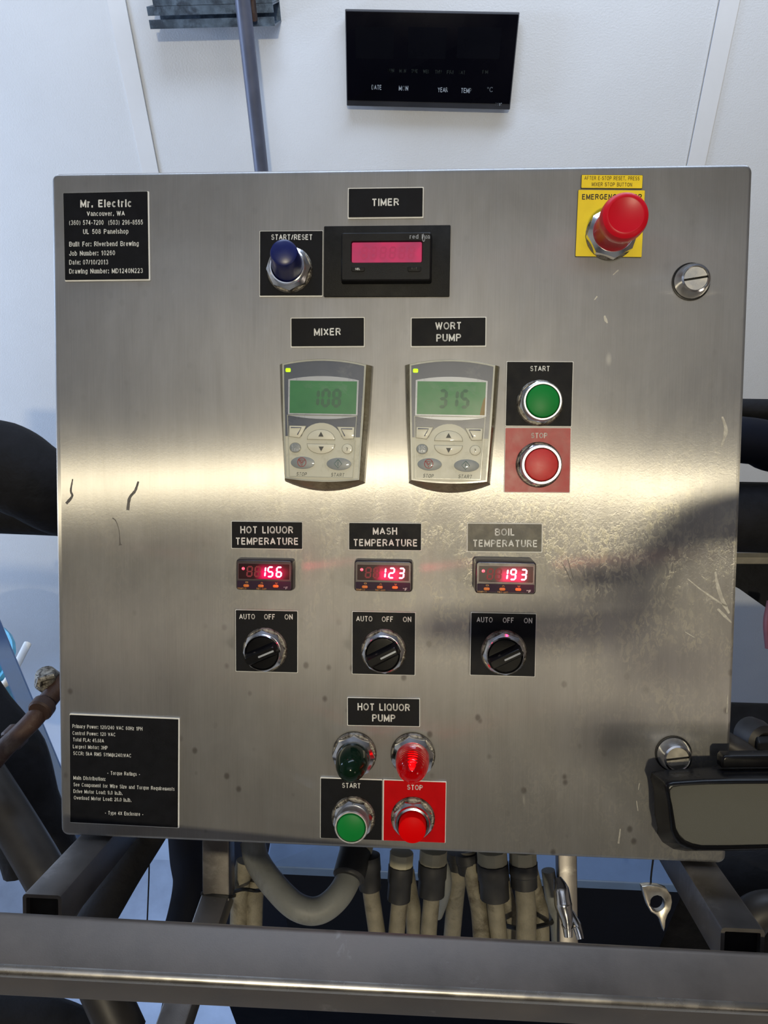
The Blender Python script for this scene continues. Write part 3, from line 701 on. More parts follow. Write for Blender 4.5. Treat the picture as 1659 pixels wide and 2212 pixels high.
nameplate([(149, 1541), (386.5, 1551), (388.5, 1789), (153, 1777)], 'square black ratings plate with small power and torque print, in the lower corner', [
    ('Primary Power: 120/240 VAC 60Hz 1PH', 157, 1572, 308, 1578, 8), ('Control Power: 120 VAC', 157, 1587, 250, 1590.5, 8), ('Total FLA: 45.68A', 158, 1601, 225, 1604, 8),
    ('Largest Motor: 3HP', 158, 1616, 233, 1619, 8), ('SCCR: 5kA RMS SYM@(240)VAC', 158.5, 1630.5, 284, 1636, 8), ('- Torque Ratings -', 232, 1673, 303, 1676, 8),
    ('Main Distribution:', 159, 1683.5, 228, 1686.5, 8), ('See Component for Wire Size and Torque Requirements', 159, 1698, 377.5, 1708, 8), ('Drive Motor Load: 9.0 in.lb.', 159, 1712.5, 265, 1717, 8),
    ('Overload Motor Load: 26.0 in.lb.', 160, 1726.5, 284, 1732, 8), ('- Type 4X Enclosure -', 227, 1759, 310, 1762.5, 8)], edge=(0.0002, 0.0012, 0.0013, 0.0005))
nameplate([(751.3, 406), (915, 404), (915, 471), (751.3, 473)], 'black plate reading TIMER above the magenta display', [('TIMER', 803, 445.5, 862, 444.5, 16, .16)])
nameplate([(627.5, 686), (788, 685), (788, 750), (628, 751.5)], 'black plate reading MIXER above a keypad', [('MIXER', 678.5, 725.5, 736.5, 724.5, 16, .16)])
nameplate([(887, 685.5), (1050.5, 684.5), (1050.5, 749), (887.5, 751)], 'black plate reading WORT PUMP above a keypad', [('WORT', 940.5, 712.5, 997, 711.5, 16, .16), ('PUMP', 942.5, 738, 996, 737, 16, .16)])
nameplate([(499.4, 1125.5), (654, 1127), (654, 1187), (500, 1185)], 'black plate reading HOT LIQUOR TEMPERATURE', [('HOT LIQUOR', 519.5, 1152, 633.5, 1152.5, 15.5, .16), ('TEMPERATURE', 509, 1176.5, 645, 1177, 15.5, .16)], edge=(0.0005,) * 4)
nameplate([(752.6, 1128.6), (911, 1130), (910.5, 1190), (753.5, 1188)], 'black plate reading MASH TEMPERATURE', [('MASH', 805.5, 1155, 858, 1155, 15.5, .16), ('TEMPERATURE', 763, 1179.5, 902, 1180.5, 15.5, .16)], edge=(0.0005,) * 4)
nameplate([(1008.5, 1129), (1172.8, 1130.5), (1171, 1193.5), (1008.5, 1192.5)], 'scale-clouded grey-black plate reading BOIL TEMPERATURE', [('BOIL', 1069, 1157, 1112, 1157, 15.5, .16), ('TEMPERATURE', 1021, 1181, 1161, 1182, 15.5, .16)], face='black_film', edge=(0.0008,) * 4)
nameplate([(749.8, 1506), (908, 1509), (906.5, 1570), (750.3, 1567.5)], 'black plate reading HOT LIQUOR PUMP above the pilot lights', [('HOT LIQUOR', 772.5, 1534, 885.5, 1536, 15.5, .16), ('PUMP', 804, 1558, 854, 1559, 15.5, .16)], edge=(0.0006,) * 4)
nameplate([(1256, 377), (1388.5, 378.5), (1388, 407.5), (1255, 407)], 'small yellow notice about mixer stop after reset, above the emergency plate', [('AFTER E-STOP RESET, PRESS', 1262, 389, 1381, 390, 8.5, .13), ('MIXER STOP BUTTON', 1278, 402.5, 1365, 403.5, 8.5, .13)],
          edge=(0.0003,) * 4, core='black_core', face='yellow', ink='ink_olive', group=None, name='warning_label')

# ------------------------------------------------------------------ operators
NR = 0.0183
def washer_and_nut(t, R=NR, top=0.011, sides=8, rot=0.2, wr=0.0200, rin=0.0150):
    mb = MB(); v, f = lathe([(wr, 0.0016), (wr, 0.0028), (wr - 0.0012, 0.0040), (rin, 0.0044)], 44); mb.add(v, f); mb.build('washer', 'washer', t)
    mb = MB(); v, f = nut(R, 0.004, top, rin, sides, rot); mb.add(v, f); mb.build('hex_nut' if sides == 6 else 'locknut', 'chrome', t, 24)
def legend(t, cs, lines, face='black_plate', edge=(0.0006,) * 4, core='white', ink='white', w=0.15):
    p = plate(t, cs, edge, core, face, name='legend_plate')
    lettering(t, lines, ink, 0.0016, w=w)
    return p
def push_button(px, py, label, cap, cs, lines, face, ring=0.0162, capr=0.0138, ztop=0.020, ringz=0.0185, group=None, edge=(0.0006,) * 4, ringmat='chrome_dull', rot=0.2):
    t = on_panel('push_button', label, 'button', px, py, group)
    legend(t, cs, lines, face, edge)
    washer_and_nut(t, rot=rot)
    if ring:
        mb = MB(); v, f = lathe([(0.0152, 0.009), (ring, 0.011), (ring, ringz - 0.001), (ring - 0.0008, ringz), (capr + 0.0008, ringz), (capr + 0.0003, ringz - 0.0015), (capr + 0.0003, 0.010)], 48); mb.add(v, f); mb.build('bezel_ring', ringmat, t)
    else:
        mb = MB(); v, f = lathe([(0.0152, 0.009), (0.0158, 0.0125), (0.0150, 0.0145), (0.0132, 0.0150), (0.0128, 0.010)], 48); mb.add(v, f); mb.build('bezel_ring', 'chrome', t)
    mb = MB(); v, f = lathe([(capr, 0.006), (capr, ztop - 0.0012), (capr - 0.0004, ztop - 0.0004), (capr - 0.0013, ztop), (0, ztop + 0.0001)], 48); mb.add(v, f); mb.build('button_cap', cap, t)
    return t
g1, g2 = 'start and stop buttons', None
push_button(1165, 871, 'green START push button on a black plate beside the wort pump keypad', 'green', [(1094, 780), (1238.5, 781), (1235.5, 922), (1091, 921)],
            [('START', 1145, 802, 1187.5, 802, 11.5, .16)], 'black_plate', ring=0.0165, capr=0.0137, ztop=0.0225, ringz=0.0215, group=g1)
push_button(1163, 1004, 'faded red STOP push button with wide pale ring, beside the wort pump keypad', 'red_worn', [(1091, 923), (1235, 923.5), (1230.5, 1065), (1088, 1064)],
            [('STOP', 1147, 946.5, 1182, 946.5, 11.5, .16)], 'red_plate_worn', ring=0.0172, capr=0.0138, ztop=0.0205, ringz=0.0200, group=g1, rot=0.35)
push_button(764, 1763, 'green START push button below the unlit pilot light', 'green', [(692, 1678.5), (826, 1683.5), (824.5, 1815), (691.5, 1810)],
            [('START', 739, 1701.5, 779, 1702.5, 11, .16)], 'black_plate', ring=0.0150, capr=0.0125, ztop=0.0235, ringz=0.0225, group=g1, edge=(0.0005, 0.0001, 0.0011, 0.0002))
push_button(892, 1765, 'bright red STOP push button below the glowing red pilot light', 'red', [(828, 1683.5), (965, 1688), (962, 1821), (825.5, 1815)],
            [('STOP', 879.5, 1705.5, 913, 1706.5, 11, .16)], 'red_plate', ring=0, capr=0.0122, ztop=0.0255, group=g1, edge=(0.0010, 0.0006, 0.0009, 0.0002), rot=0.4)

def estop():
    t = on_panel('emergency_stop_button', 'red mushroom emergency stop button on a yellow plate', 'button', 1318, 509)
    legend(t, [(1249, 410), (1393, 411), (1386.5, 556), (1242.5, 554)], [('EMERGENCY STOP', 1257, 431.5, 1386, 431.5, 12, .16)], 'yellow', (0.0002,) * 4, 'black_core', 'ink')
    washer_and_nut(t, R=0.0215, top=0.013, rot=0.1, wr=0.0212, rin=0.0165)
    mb = MB(); v, f = lathe([(0.0166, 0.008), (0.0170, 0.014), (0.0158, 0.020), (0.0150, 0.030), (0.0152, 0.036)], 48); mb.add(v, f); mb.build('neck', 'red_mush', t)
    mb = MB(); v, f = lathe([(0.0150, 0.034), (0.0180, 0.039), (0.0187, 0.044), (0.0187, 0.049), (0.0178, 0.0530), (0.0155, 0.0550), (0.0140, 0.0553), (0.0132, 0.0549), (0, 0.0545)], 56); mb.add(v, f); mb.build('mushroom_head', 'red_mush', t)
estop()
def blue_button():
    t = on_panel('push_button', 'tall dark blue START/RESET push button beside the timer', 'button', 627, 584)
    legend(t, [(561, 499), (697.5, 498), (697.5, 641), (560, 641.5)], [('START/RESET', 586, 518.5, 675, 518.5, 12, .16)], 'black_plate', (0.0005, 0.0004, 0.0004, 0.0011))
    washer_and_nut(t, R=0.0195, top=0.012, rot=0.05, wr=0.0202, rin=0.0150)
    mb = MB(); v, f = lathe([(0.0152, 0.009), (0.0160, 0.012), (0.0160, 0.0145), (0.0150, 0.0155), (0.0140, 0.0155), (0.0138, 0.010)], 48); mb.add(v, f); mb.build('bezel_ring', 'chrome', t)
    mb = MB(); v, f = lathe([(0.0136, 0.0), (0.0134, 0.008), (0.0120, 0.024), (0.0116, 0.032), (0.0108, 0.0350), (0.0085, 0.0362), (0, 0.0365)], 48); mb.add(v, f)
    o = mb.build('button_cap', 'blue', t); o.location = (0, 0, 0.0105); o.rotation_euler = (-0.09, 0.09, 0)
blue_button()

def selector(px, py, label, cs, lines, ang, group):
    t = on_panel('selector_switch', label, 'switch', px, py, group)
    legend(t, cs, lines, 'black_plate', (0.0005,) * 4)
    washer_and_nut(t, R=0.0190, top=0.0105, rot=0.1, wr=0.0203, rin=0.0155)
    mb = MB(); v, f = lathe([(0.0156, 0.009), (0.0160, 0.0112), (0.0160, 0.0150), (0.0155, 0.0157), (0.0150, 0.0150), (0.0150, 0.011)], 48); mb.add(v, f); mb.build('bezel_ring', 'chrome', t)
    mb = MB(); v, f = lathe([(0.0149, 0.010), (0.0149, 0.0140), (0.0140, 0.0148), (0, 0.0150)], 48); mb.add(v, f); k = mb.build('knob', 'black_gloss', t)
    # grip: a tapered bar right across the knob, set off-centre of its top dial
    mb = MB(); p0 = rrect(0.0315, 0.0125, 0.003, 0, -0.0005); p1 = rrect(0.0290, 0.0075, 0.0025, 0, -0.0005)
    T = Matrix.Rotation(ang, 4, 'Z'); v, f = taper(p0, p1, 0.0140, 0.0235, 0.0008); mb.add(v, f, 0, T); g = mb.build('grip', 'black_gloss', k)
    mb = MB(); v, f = prism(rrect(0.0150, 0.0016, 0.0004, 0.0055, -0.0010, 1), 0.0232, 0.0237); mb.add(v, f, 0, T); mb.build('pointer_line', 'kp_silver', k)
sg = 'three position selector switches'
selector(574, 1402, 'black rotary selector switch below the hot liquor readout', [(508, 1316), (643.5, 1320), (643, 1453), (509, 1451)],
         [('AUTO', 517, 1337.5, 551, 1337.5, 11.5, .15), ('OFF', 571, 1337.8, 594.5, 1337.8, 11.5, .15), ('ON', 615, 1338.2, 632.5, 1338.2, 11.5, .15)], radians(24), sg)
selector(829, 1405, 'black rotary selector switch below the mash readout', [(760, 1320), (898.5, 1323), (896.5, 1459), (760.5, 1456.5)],
         [('AUTO', 769.5, 1342, 804.5, 1342.3, 11.5, .15), ('OFF', 825, 1343, 849.5, 1343, 11.5, .15), ('ON', 870.5, 1343.5, 888.5, 1343.5, 11.5, .15)], radians(28), sg)
selector(1088, 1408, 'black rotary selector switch below the boil readout', [(1017, 1322), (1159.5, 1326), (1155.5, 1462), (1015, 1459)],
         [('AUTO', 1029.5, 1344, 1064, 1344.6, 11.5, .15), ('OFF', 1086, 1345.2, 1110, 1345.4, 11.5, .15), ('ON', 1131.5, 1346, 1149.5, 1346.4, 11.5, .15)], radians(27), sg)

def pilot(px, py, label, lensm, lit, rot):
    t = on_panel('pilot_light', label, 'light', px, py, 'pilot lights under the hot liquor pump plate')
    washer_and_nut(t, R=0.0192, top=0.0125, rot=rot, wr=0.0202, rin=0.0145)
    mb = MB(); pr = [(0.0146, 0.008), (0.0146, 0.019)] + [(0.0146 * cos(radians(a)) ** 0.8, 0.019 + 0.027 * sin(radians(a))) for a in range(10, 90, 8)] + [(0, 0.046)]
    v, f = lathe(pr, 48); mb.add(v, f)
    if lit:   # glass has an inner surface
        pi2 = [(0, 0.043)] + [(0.0128 * cos(radians(a)) ** 0.8, 0.019 + 0.024 * sin(radians(a))) for a in range(82, 8, -8)] + [(0.0128, 0.019), (0.0128, 0.008), (0.0146, 0.008)]
        v, f = lathe(pi2, 48); mb.add(v, f)
    mb.build('lens_dome', lensm, t, 60)
    if lit:
        mb = MB(); v, f = lathe([(0, 0.012), (0.0030, 0.013), (0.0032, 0.026), (0.0018, 0.034), (0, 0.037)], 20); mb.add(v, f); mb.build('bulb', 'bulb', t)
        mb = MB(); v, f = lathe([(0.0127, 0.010), (0, 0.0105)], 30); mb.add(v, f); mb.build('reflector', 'black', t)
pilot(766, 1627, 'unlit dark green domed pilot light above the START button', 'lens_green', False, 0.0)
pilot(892, 1629, 'glowing red domed pilot light above the STOP button', 'lens_red', True, 0.2)

# ------------------------------------------------------------------ timer
def timer():
    cs = [(699.5, 488), (973, 486.5), (971.5, 640), (699.5, 641)]
    ctr, w, h, rot = quad_px(cs, 0.003)
    t = thing('digital_timer', 'black digital timer with a blank magenta display below the TIMER plate', 'timer', MP @ Matrix.Translation((ctr.x, ctr.y, 0.0003)))
    mb = MB(); v, f = prism(rrect(w, h, 0.0006, seg=1), 0.0, 0.003, 0.0005, 2); mb.add(v, f); mb.build('bezel_plate', 'black_dull', t)
    h1 = 0.013
    c2, w2, hh2, _ = quad_px(rect(737, 502, 931, 606), h1); dx, dy = c2.x - ctr.x, c2.y - ctr.y
    cw, ww, wh, _ = quad_px(rect(760, 523, 911, 566.5), h1 - 0.001); wx, wy = cw.x - ctr.x, cw.y - ctr.y
    # body with the display opening cut into it
    po = rrect(w2, hh2, 0.002, dx, dy, 3); pw = rrect(ww, wh, 0.0012, wx, wy, 3)
    rs = [[(x, y, 0.003) for x, y in rrect(w2 + 0.0016, hh2 + 0.0016, 0.002, dx, dy, 3)], [(x, y, h1 - 0.001) for x, y in po], [(x, y, h1) for x, y in inset(po, 0.001)],
          [(x, y, h1) for x, y in inset(pw, -0.0008)], [(x, y, h1 - 0.0020) for x, y in pw]]
    mb = MB(); v, f = rings(rs, True, False); mb.add(v, f); mb.build('timer_body', 'black', t)
    mb = MB(); v, f = prism(rrect(ww, wh, 0.0012, wx, wy, 3), 0.008, h1 - 0.0019); mb.add(v, f); d = mb.build('display', 'timer_lcd', t)
    # unlit dark segments of the display
    mb = MB()
    for k in range(6):
        seg7(mb, '8', wx - ww * 0.38 + k * ww * 0.135, wy - wh * 0.33, wh * 0.62, h1 - 0.00175, 0.10, 'abcdefg' if k not in () else '')
    mb.build('digits', 'timer_seg', d, 0)
    for (x, tx) in ((773.5, 'SEL'), (895, 'RST')):
        p = P(x, 581.5, h1); mb = MB(); v, f = prism(rrect(0.0115, 0.0046, 0.0015, p.x - ctr.x, p.y - ctr.y, 3), h1 - 0.001, h1 + 0.0010, 0.0004); mb.add(v, f); mb.build('key', 'black_dull', t)
    lettering(t, [('SEL', 767, 583.5, 778, 583.5, 4.5, .2)], 'white', h1 + 0.001, w=0.2)
    lettering(t, [('RST', 889, 582.5, 901, 582.5, 4.5, .16)], 'kp_ink', h1 + 0.001)
    o = lettering(t, [('red l', 885, 516, 913, 516, 9.5, .15), ('on', 918.5, 516, 928.5, 516, 9.5, .15)], 'kp_silver', 0.0131)
    # the tall i of the maker's mark with its curled tail
    mb = MB(); inv = t.matrix_world.inverted() @ MP
    pts = [(914.5, 505), (914, 511), (913, 516), (914, 521), (916.5, 520.5), (917.5, 515), (916.3, 508)]
    pts = [inv @ P(x, y, 0.0135) for x, y in pts]
    mb.add(*tube(spline(pts, 4), 0.00028, 6)); mb.build('maker_mark', 'kp_silver', t)
SEGS = {'0': 'abcdef', '1': 'bc', '2': 'abged', '3': 'abgcd', '4': 'fgbc', '5': 'afgcd', '6': 'afgedc', '7': 'abc', '8': 'abcdefg', '9': 'abcdfg'}
def seg7(mb, ch, x, y, h, z, slant=0.10, segs=None, ww=0.56, tk=0.15, thick=0.00012):
    """seven-segment digit with its lower left corner at x, y"""
    w = h * ww; t = h * tk; g = t * 0.10
    q = segs if segs is not None else SEGS[ch]
    def hb(cx, cy, l): return [(cx - l / 2, cy), (cx - l / 2 + t / 2, cy - t / 2), (cx + l / 2 - t / 2, cy - t / 2), (cx + l / 2, cy), (cx + l / 2 - t / 2, cy + t / 2), (cx - l / 2 + t / 2, cy + t / 2)]
    def vb(cx, cy, l): return [(cx, cy - l / 2), (cx + t / 2, cy - l / 2 + t / 2), (cx + t / 2, cy + l / 2 - t / 2), (cx, cy + l / 2), (cx - t / 2, cy + l / 2 - t / 2), (cx - t / 2, cy - l / 2 + t / 2)]
    m = h / 2; lw = w - t - g; lh = m - t / 2 - g
    S = {'a': hb(w / 2, h - t / 2, lw), 'g': hb(w / 2, m, lw), 'd': hb(w / 2, t / 2, lw), 'b': vb(w - t / 2, m + (m - t / 2) / 2, lh), 'c': vb(w - t / 2, (m + t / 2) / 2, lh),
         'f': vb(t / 2, m + (m - t / 2) / 2, lh), 'e': vb(t / 2, (m + t / 2) / 2, lh)}
    for s in q:
        pts = [(x + px + py * slant, y + py) for px, py in S[s]]
        v, f = prism(pts, z, z + thick); mb.add(v, f)
timer()

# ------------------------------------------------------------------ temperature controllers
def controller(px, py, digits, label, h, top, sh=(0, 0)):
    p = P(px, py, h)
    t = thing('temperature_controller', label, 'controller', MP @ Matrix.Translation((p.x, p.y, 0.0003)), 'small temperature readouts with red digits')
    W, H = 0.0505, 0.0268
    po = rrect(W, H, 0.0022, seg=3)
    wx, wy, ww, wh = 0.0, 0.0033, 0.0470, 0.0150
    pw = rrect(ww, wh, 0.0006, wx, wy, 3)
    rs = [[(x, y, 0.0) for x, y in rrect(W + 0.002, H + 0.002, 0.003, seg=3)], [(x, y, h - 0.003) for x, y in rrect(W + 0.001, H + 0.001, 0.0026, seg=3)], [(x, y, h - 0.0008) for x, y in po], [(x, y, h) for x, y in inset(po, 0.0008)],
          [(x, y, h) for x, y in pw], [(x, y, h - 0.0012) for x, y in inset(pw, 0.0006)]]
    mb = MB(); v, f = rings(rs, True, False); mb.add(v, f); mb.build('case', 'tc_case', t)
    mb = MB(); v, f = prism(rrect(ww - 0.0012, wh - 0.0012, 0.0004, wx, wy, 2), h - 0.003, h - 0.0011); mb.add(v, f); win = mb.build('display_window', 'tc_win', t, 0)
    mb = MB(); v, f = frame_ring(rrect(ww, wh, 0.0005, wx, wy, 2), rrect(ww - 0.0014, wh - 0.0014, 0.0003, wx, wy, 2), h - 0.0002, h + 0.0002); mb.add(v, f); mb.build('window_rim', 'tc_rim', t, 0)
    mb = MB()
    for ch, x in zip(digits, top): seg7(mb, ch, x, -0.0020, 0.0100, h - 0.0009, 0.09, ww=0.57, tk=0.15)
    mb.build('lit_digits', 'seg_on', win, 0)
    mb = MB()
    for x in (-0.0165, -0.0095): seg7(mb, '8', x, -0.0020, 0.0100, h - 0.0010, 0.09, ww=0.57, tk=0.14)
    mb.build('unlit_digits', 'seg_off', win, 0)
    mb = MB(); v, f = lathe([(0.0014, h - 0.0010), (0, h - 0.0009)], 20, -0.0190, 0.0055); mb.add(v, f); mb.build('indicator_dot', 'seg_small', win, 0)
    K = lambda x, y: Vector((x, y, h))
    def put(lines, mat, nm, w=0.15, dz=0.0): return lettering(t, lines, mat, h, nm, w=w, lift=0.00016 + dz, conv=lambda x, y: Vector((x / 1000, -y / 1000, h)))
    mb = MB(); v, f = prism(rrect(W - 0.0022, 0.0072, 0.0006, 0, -0.0088, 2), h - 0.001, h + 0.00008); mb.add(v, f); mb.build('key_strip', 'tc_strip', t, 0)
    for x in (-0.0160, -0.0028, 0.0106):
        mb = MB(); v, f = prism(rrect(0.0052, 0.0025, 0.0012, x, -0.0096, 4), h, h + 0.0007, 0.0003); mb.add(v, f); mb.build('key', 'orange', t)
    put([('TEMPCO', -24.0, 12.9, -15.9, 12.9, 1.5), ('TEC-220', -7.0, 12.9, 2.0, 12.9, 1.5)], 'amber_ink', 'lettering', 0.16)
    put([('°F', 17.6, 12.2, 21.6, 12.2, 2.3, .13)], 'kp_silver', 'unit_mark')
    put([('C1', -20.2, -4.9, -17.9, -4.9, 1.3, .2)], 'seg_ink', 'indicator_mark', dz=-0.0007)
    # key symbols above the orange keys
    mb = MB()
    for x, k in ((-0.0155, 0), (-0.0020, 1), (0.0112, 2)):
        y = -0.0066
        if k == 0: mb.add(*frame_ring(rrect(0.0024, 0.0013, 0.0004, x, y, 2), rrect(0.0016, 0.0006, 0.0002, x, y, 2), h + 0.0001, h + 0.0002))
        else:
            s = 1 if k == 1 else -1
            for dy in (0, -0.0007):
                pts = [Vector((x - 0.0010, y + dy - s * 0.0004, h + 0.00015)), Vector((x, y + dy + s * 0.0005, h + 0.00015)), Vector((x + 0.0010, y + dy - s * 0.0004, h + 0.00015))]
                mb.add(*tube(pts, 0.00016, 5))
    mb.build('key_symbols', 'amber_ink', t)
    # light the lit digits throw on the steel around
    l = light('POINT', 'readout_glow', (0, 0, 0), 0.011, (1.0, 0.02, 0.10), 0.004); l.parent = t; l.location = (0.0155, 0.001, h + 0.010)
    return t
dg = (0.0000 - 0.0045, 0.0022, 0.0100)
controller(570.5, 1242.5, '156', 'red-lit controller showing 156 below the HOT LIQUOR TEMPERATURE plate', 0.011, dg)
controller(827.5, 1245, '123', 'red-lit controller showing 123 below the MASH TEMPERATURE plate', 0.011, (-0.0035, 0.0042, 0.0128))
controller(1092.5, 1248.5, '193', 'red-lit controller showing 193, sticking out further, below the BOIL TEMPERATURE plate', 0.028, (-0.0040, 0.0030, 0.0118))

# ------------------------------------------------------------------ drive keypads
def keypad(cx, cy, label, reading, h=0.015, scaled=False):
    p = P(cx, cy, h)
    t = thing('drive_keypad', label, 'keypad', MP @ Matrix.Translation((p.x, p.y, 0.0003)) @ Matrix.Rotation(radians(-0.6), 4, 'Z'), 'drive keypads under clear covers')
    K = lambda x, y: ((x - 690) / 12500, -(y - 1245) / 12500)      # drawing units of the face
    def outline(xl0, xr0, xl1, xr1, yt, yb, at, ab, n=10):
        """sides lean in from top to bottom; arched top and bottom edges"""
        pts = [K(xl1, yb)]
        for k in range(1, n): u = k / n; pts.append(K(xl1 + (xr1 - xl1) * u, yb + ab * 4 * u * (1 - u)))
        pts.append(K(xr1, yb)); pts.append(K(xr0 - (xr0 - xr1) * 0.35, yt + (yb - yt) * 0.45)); pts.append(K(xr0, yt))
        for k in range(1, n): u = k / n; pts.append(K(xr0 + (xl0 - xr0) * u, yt - at * 4 * u * (1 - u)))
        pts.append(K(xl0, yt)); pts.append(K(xl0 + (xl1 - xl0) * 0.35, yt + (yb - yt) * 0.45)); return pts
    b0 = outline(185, 1205, 258, 1140, 640, 1905, 62, 92); f0 = outline(232, 1155, 280, 1105, 640, 1890, 55, 30)
    base = outline(175, 1215, 250, 1150, 635, 1925, 62, 98)
    mb = MB(); v, f = taper(base, b0, 0.0, 0.006, 0.0); mb.add(v, f); mb.build('cover_base', 'cover', t, 30)
    f1 = inset(f0, 0.0016)
    mb = MB(); v, f = taper(b0, f0, 0.006, h - 0.0005, 0.0005); mb.add(v, f); mb.build('housing', 'cover', t, 30)
    mb = MB(); v, f = frame_ring(inset(f0, 0.0004), inset(f0, 0.0018), h - 0.0006, h + 0.0006); mb.add(v, f); mb.build('housing_rim', 'kp_rim', t, 0)
    z = h + 0.0001
    mb = MB(); v, f = prism(inset(f0, 0.0018), h - 0.001, z); mb.add(v, f); mb.build('face_plate', 'kp_beige', t, 0)
    # slate upper field, arched top, square foot
    up = [K(300, 1425), K(1055, 1425), K(1100, 1425), K(1135, 645)] + [K(1135 + (252 - 1135) * k / 10, 645 - 50 * 4 * (k / 10) * (1 - k / 10)) for k in range(1, 10)] + [K(252, 645), K(282, 1425)]
    mb = MB(); v, f = prism(up, z, z + 0.0002); mb.add(v, f); mb.build('upper_face', 'kp_dark', t, 0); z1 = z + 0.0002
    # cream lower field running up under the domed key pad
    mb = MB(); low = [K(325, 1860), K(1028, 1860), K(1040, 1430), K(930, 1425)] + [K(*q) for q in [(680 + 225 * cos(radians(a)), 1470 - 195 * sin(radians(a))) for a in range(12, 169, 12)]] + [K(430, 1425), K(318, 1430)]
    v, f = prism(low, z1, z1 + 0.0002); mb.add(v, f); mb.build('lower_face', 'kp_beige', t, 0); z2 = z1 + 0.0002
    mb = MB(); fr = [K(330, 1868), K(1030, 1868), K(1062, 1195), K(300, 1195)]; v, f = frame_ring(fr, inset(fr, 0.0005), z1, z1 + 0.0007); mb.add(v, f); mb.build('inset_line', 'kp_rim', t, 0)
    # display surround: arched top, bottom crescent
    sur = [K(308, 1190), K(1068, 1190), K(1075, 812)] + [K(1075 - 768 * k / 10, 812 - 40 * 4 * (k / 10) * (1 - k / 10)) for k in range(1, 10)] + [K(307, 812)]
    mb = MB(); v, f = prism(sur, z1, z1 + 0.0008); mb.add(v, f); bz = mb.build('display_bezel', 'kp_silver', t, 0)
    cr = [K(318 + 740 * k / 10, 1200 + 34 * 4 * (k / 10) * (1 - k / 10)) for k in range(11)] + [K(1058, 1196), K(318, 1196)]
    mb = MB(); v, f = prism(cr, z1, z1 + 0.0006); mb.add(v, f); mb.build('display_crescent', 'kp_silver', t, 0)
    z3 = z1 + 0.0008
    lc = [K(326, 1176), K(1052, 1176), K(1058, 824), K(326, 824)]
    mb = MB(); v, f = prism(lc, z3 - 0.0003, z3 + 0.0001); mb.add(v, f); lcd = mb.build('display', 'lcd', bz, 0)
    mb = MB(); xs = 545
    for k, ch in enumerate(reading):
        if ch == '.': continue
        x, y = K(xs, 1110); seg7(mb, ch, x, y, 0.0165, z3 + 0.0001, 0.05, ww=0.5, tk=0.17); xs += 118
    mb.build('reading', 'lcd_seg', lcd, 0)
    if scaled:
        st = [K(1000, 1176), K(1052, 1176), K(1056, 980), K(1035, 1010), K(1010, 1110)]
        mb = MB(); v, f = prism(st, z3 + 0.00012, z3 + 0.0002); mb.add(v, f); mb.build('scale_deposit', 'amber_scale', lcd, 0)
    x, y = K(302, 712); mb = MB(); v, f = prism(rrect(0.0044, 0.0033, 0.0009, x, y, 3), z1, z1 + 0.0006, 0.0002); mb.add(v, f); mb.build('status_led', 'led_green', t)
    def key(pts, name, mat='kp_key', hh=0.0006, outline_=True):
        mb = MB(); v, f = prism(pts, z2, z2 + hh, 0.0002); mb.add(v, f)
        if outline_: v, f = frame_ring(inset(pts, -0.0004), pts, z2, z2 + hh * 0.5); mb.add(v, f, 1)
        return mb.build(name, [mat, 'kp_line'], t, 30)
    def strokes(parent, paths, mat, r=0.0003, zz=None):
        mb = MB()
        for pth in paths: mb.add(*tube([Vector((*K(*q), (zz or z2 + 0.0006))) for q in pth], r, 6))
        return mb.build('symbol', mat, parent)
    k1 = key([K(325, 1428), K(438, 1440), K(470, 1390), K(505, 1315), K(328, 1315)], 'soft_key'); strokes(k1, [[(342, 1332), (456, 1332), (415, 1410)]], 'kp_navy', 0.00045)
    k2 = key([K(922, 1445), K(1030, 1440), K(1035, 1318), K(853, 1318), K(888, 1385)], 'soft_key'); strokes(k2, [[(1015, 1336), (892, 1336), (935, 1415)]], 'kp_navy', 0.00045)
    e1 = [K(525, 1455), K(825, 1455)] + [K(675 + 150 * cos(radians(a)), 1455 - 105 * sin(radians(a))) for a in range(15, 170, 15)]
    e2 = [K(675 + 150 * cos(radians(a)), 1508 + 102 * sin(radians(a))) for a in range(165, 10, -15)] + [K(825, 1508), K(525, 1508)]
    ka = key(e1, 'arrow_key'); kb = key(e2, 'arrow_key')
    for kk, tri in ((ka, [(645, 1425), (703, 1425), (674, 1372)]), (kb, [(650, 1532), (678, 1585), (707, 1532)])):
        mb = MB(); v, f = prism([K(*q) for q in tri], z2 + 0.0004, z2 + 0.0008); mb.add(v, f); mb.build('symbol', 'kp_ink', kk, 0)
    cv = lambda x, y: Vector((*K(x, y), z2 + 0.0006))
    kc = key(ellipse(0.0047, 0.0041, *K(393, 1550)), 'round_key', 'kp_grey')
    lettering(kc, [('LOC', 358, 1546, 428, 1546, 32, .15), ('REM', 358, 1588, 428, 1588, 32, .15)], 'kp_silver', 0, conv=cv)
    kq = key(ellipse(0.0044, 0.0041, *K(964, 1552)), 'round_key'); lettering(kq, [('?', 950, 1572, 972, 1572, 36, .13)], 'kp_ink', 0, conv=cv)
    ks = key(ellipse(0.0105, 0.0054, *K(478, 1713)), 'stop_key', 'kp_grey', outline_=False); kt = key(ellipse(0.0108, 0.0054, *K(876, 1718)), 'start_key', 'kp_grey', outline_=False)
    strokes(ks, [[(468 + 46 * cos(a * pi / 10), 1706 + 48 * sin(a * pi / 10)) for a in range(21)], [(434, 1682), (502, 1682), (468, 1742), (434, 1682)], [(452, 1690), (468, 1720)], [(484, 1690), (468, 1720)]], 'kp_red', 0.0003)
    strokes(kt, [[(866, 1668), (908, 1716), (866, 1762), (822, 1716), (866, 1668)], [(866, 1696), (866, 1738)]], 'kp_green', 0.0003)
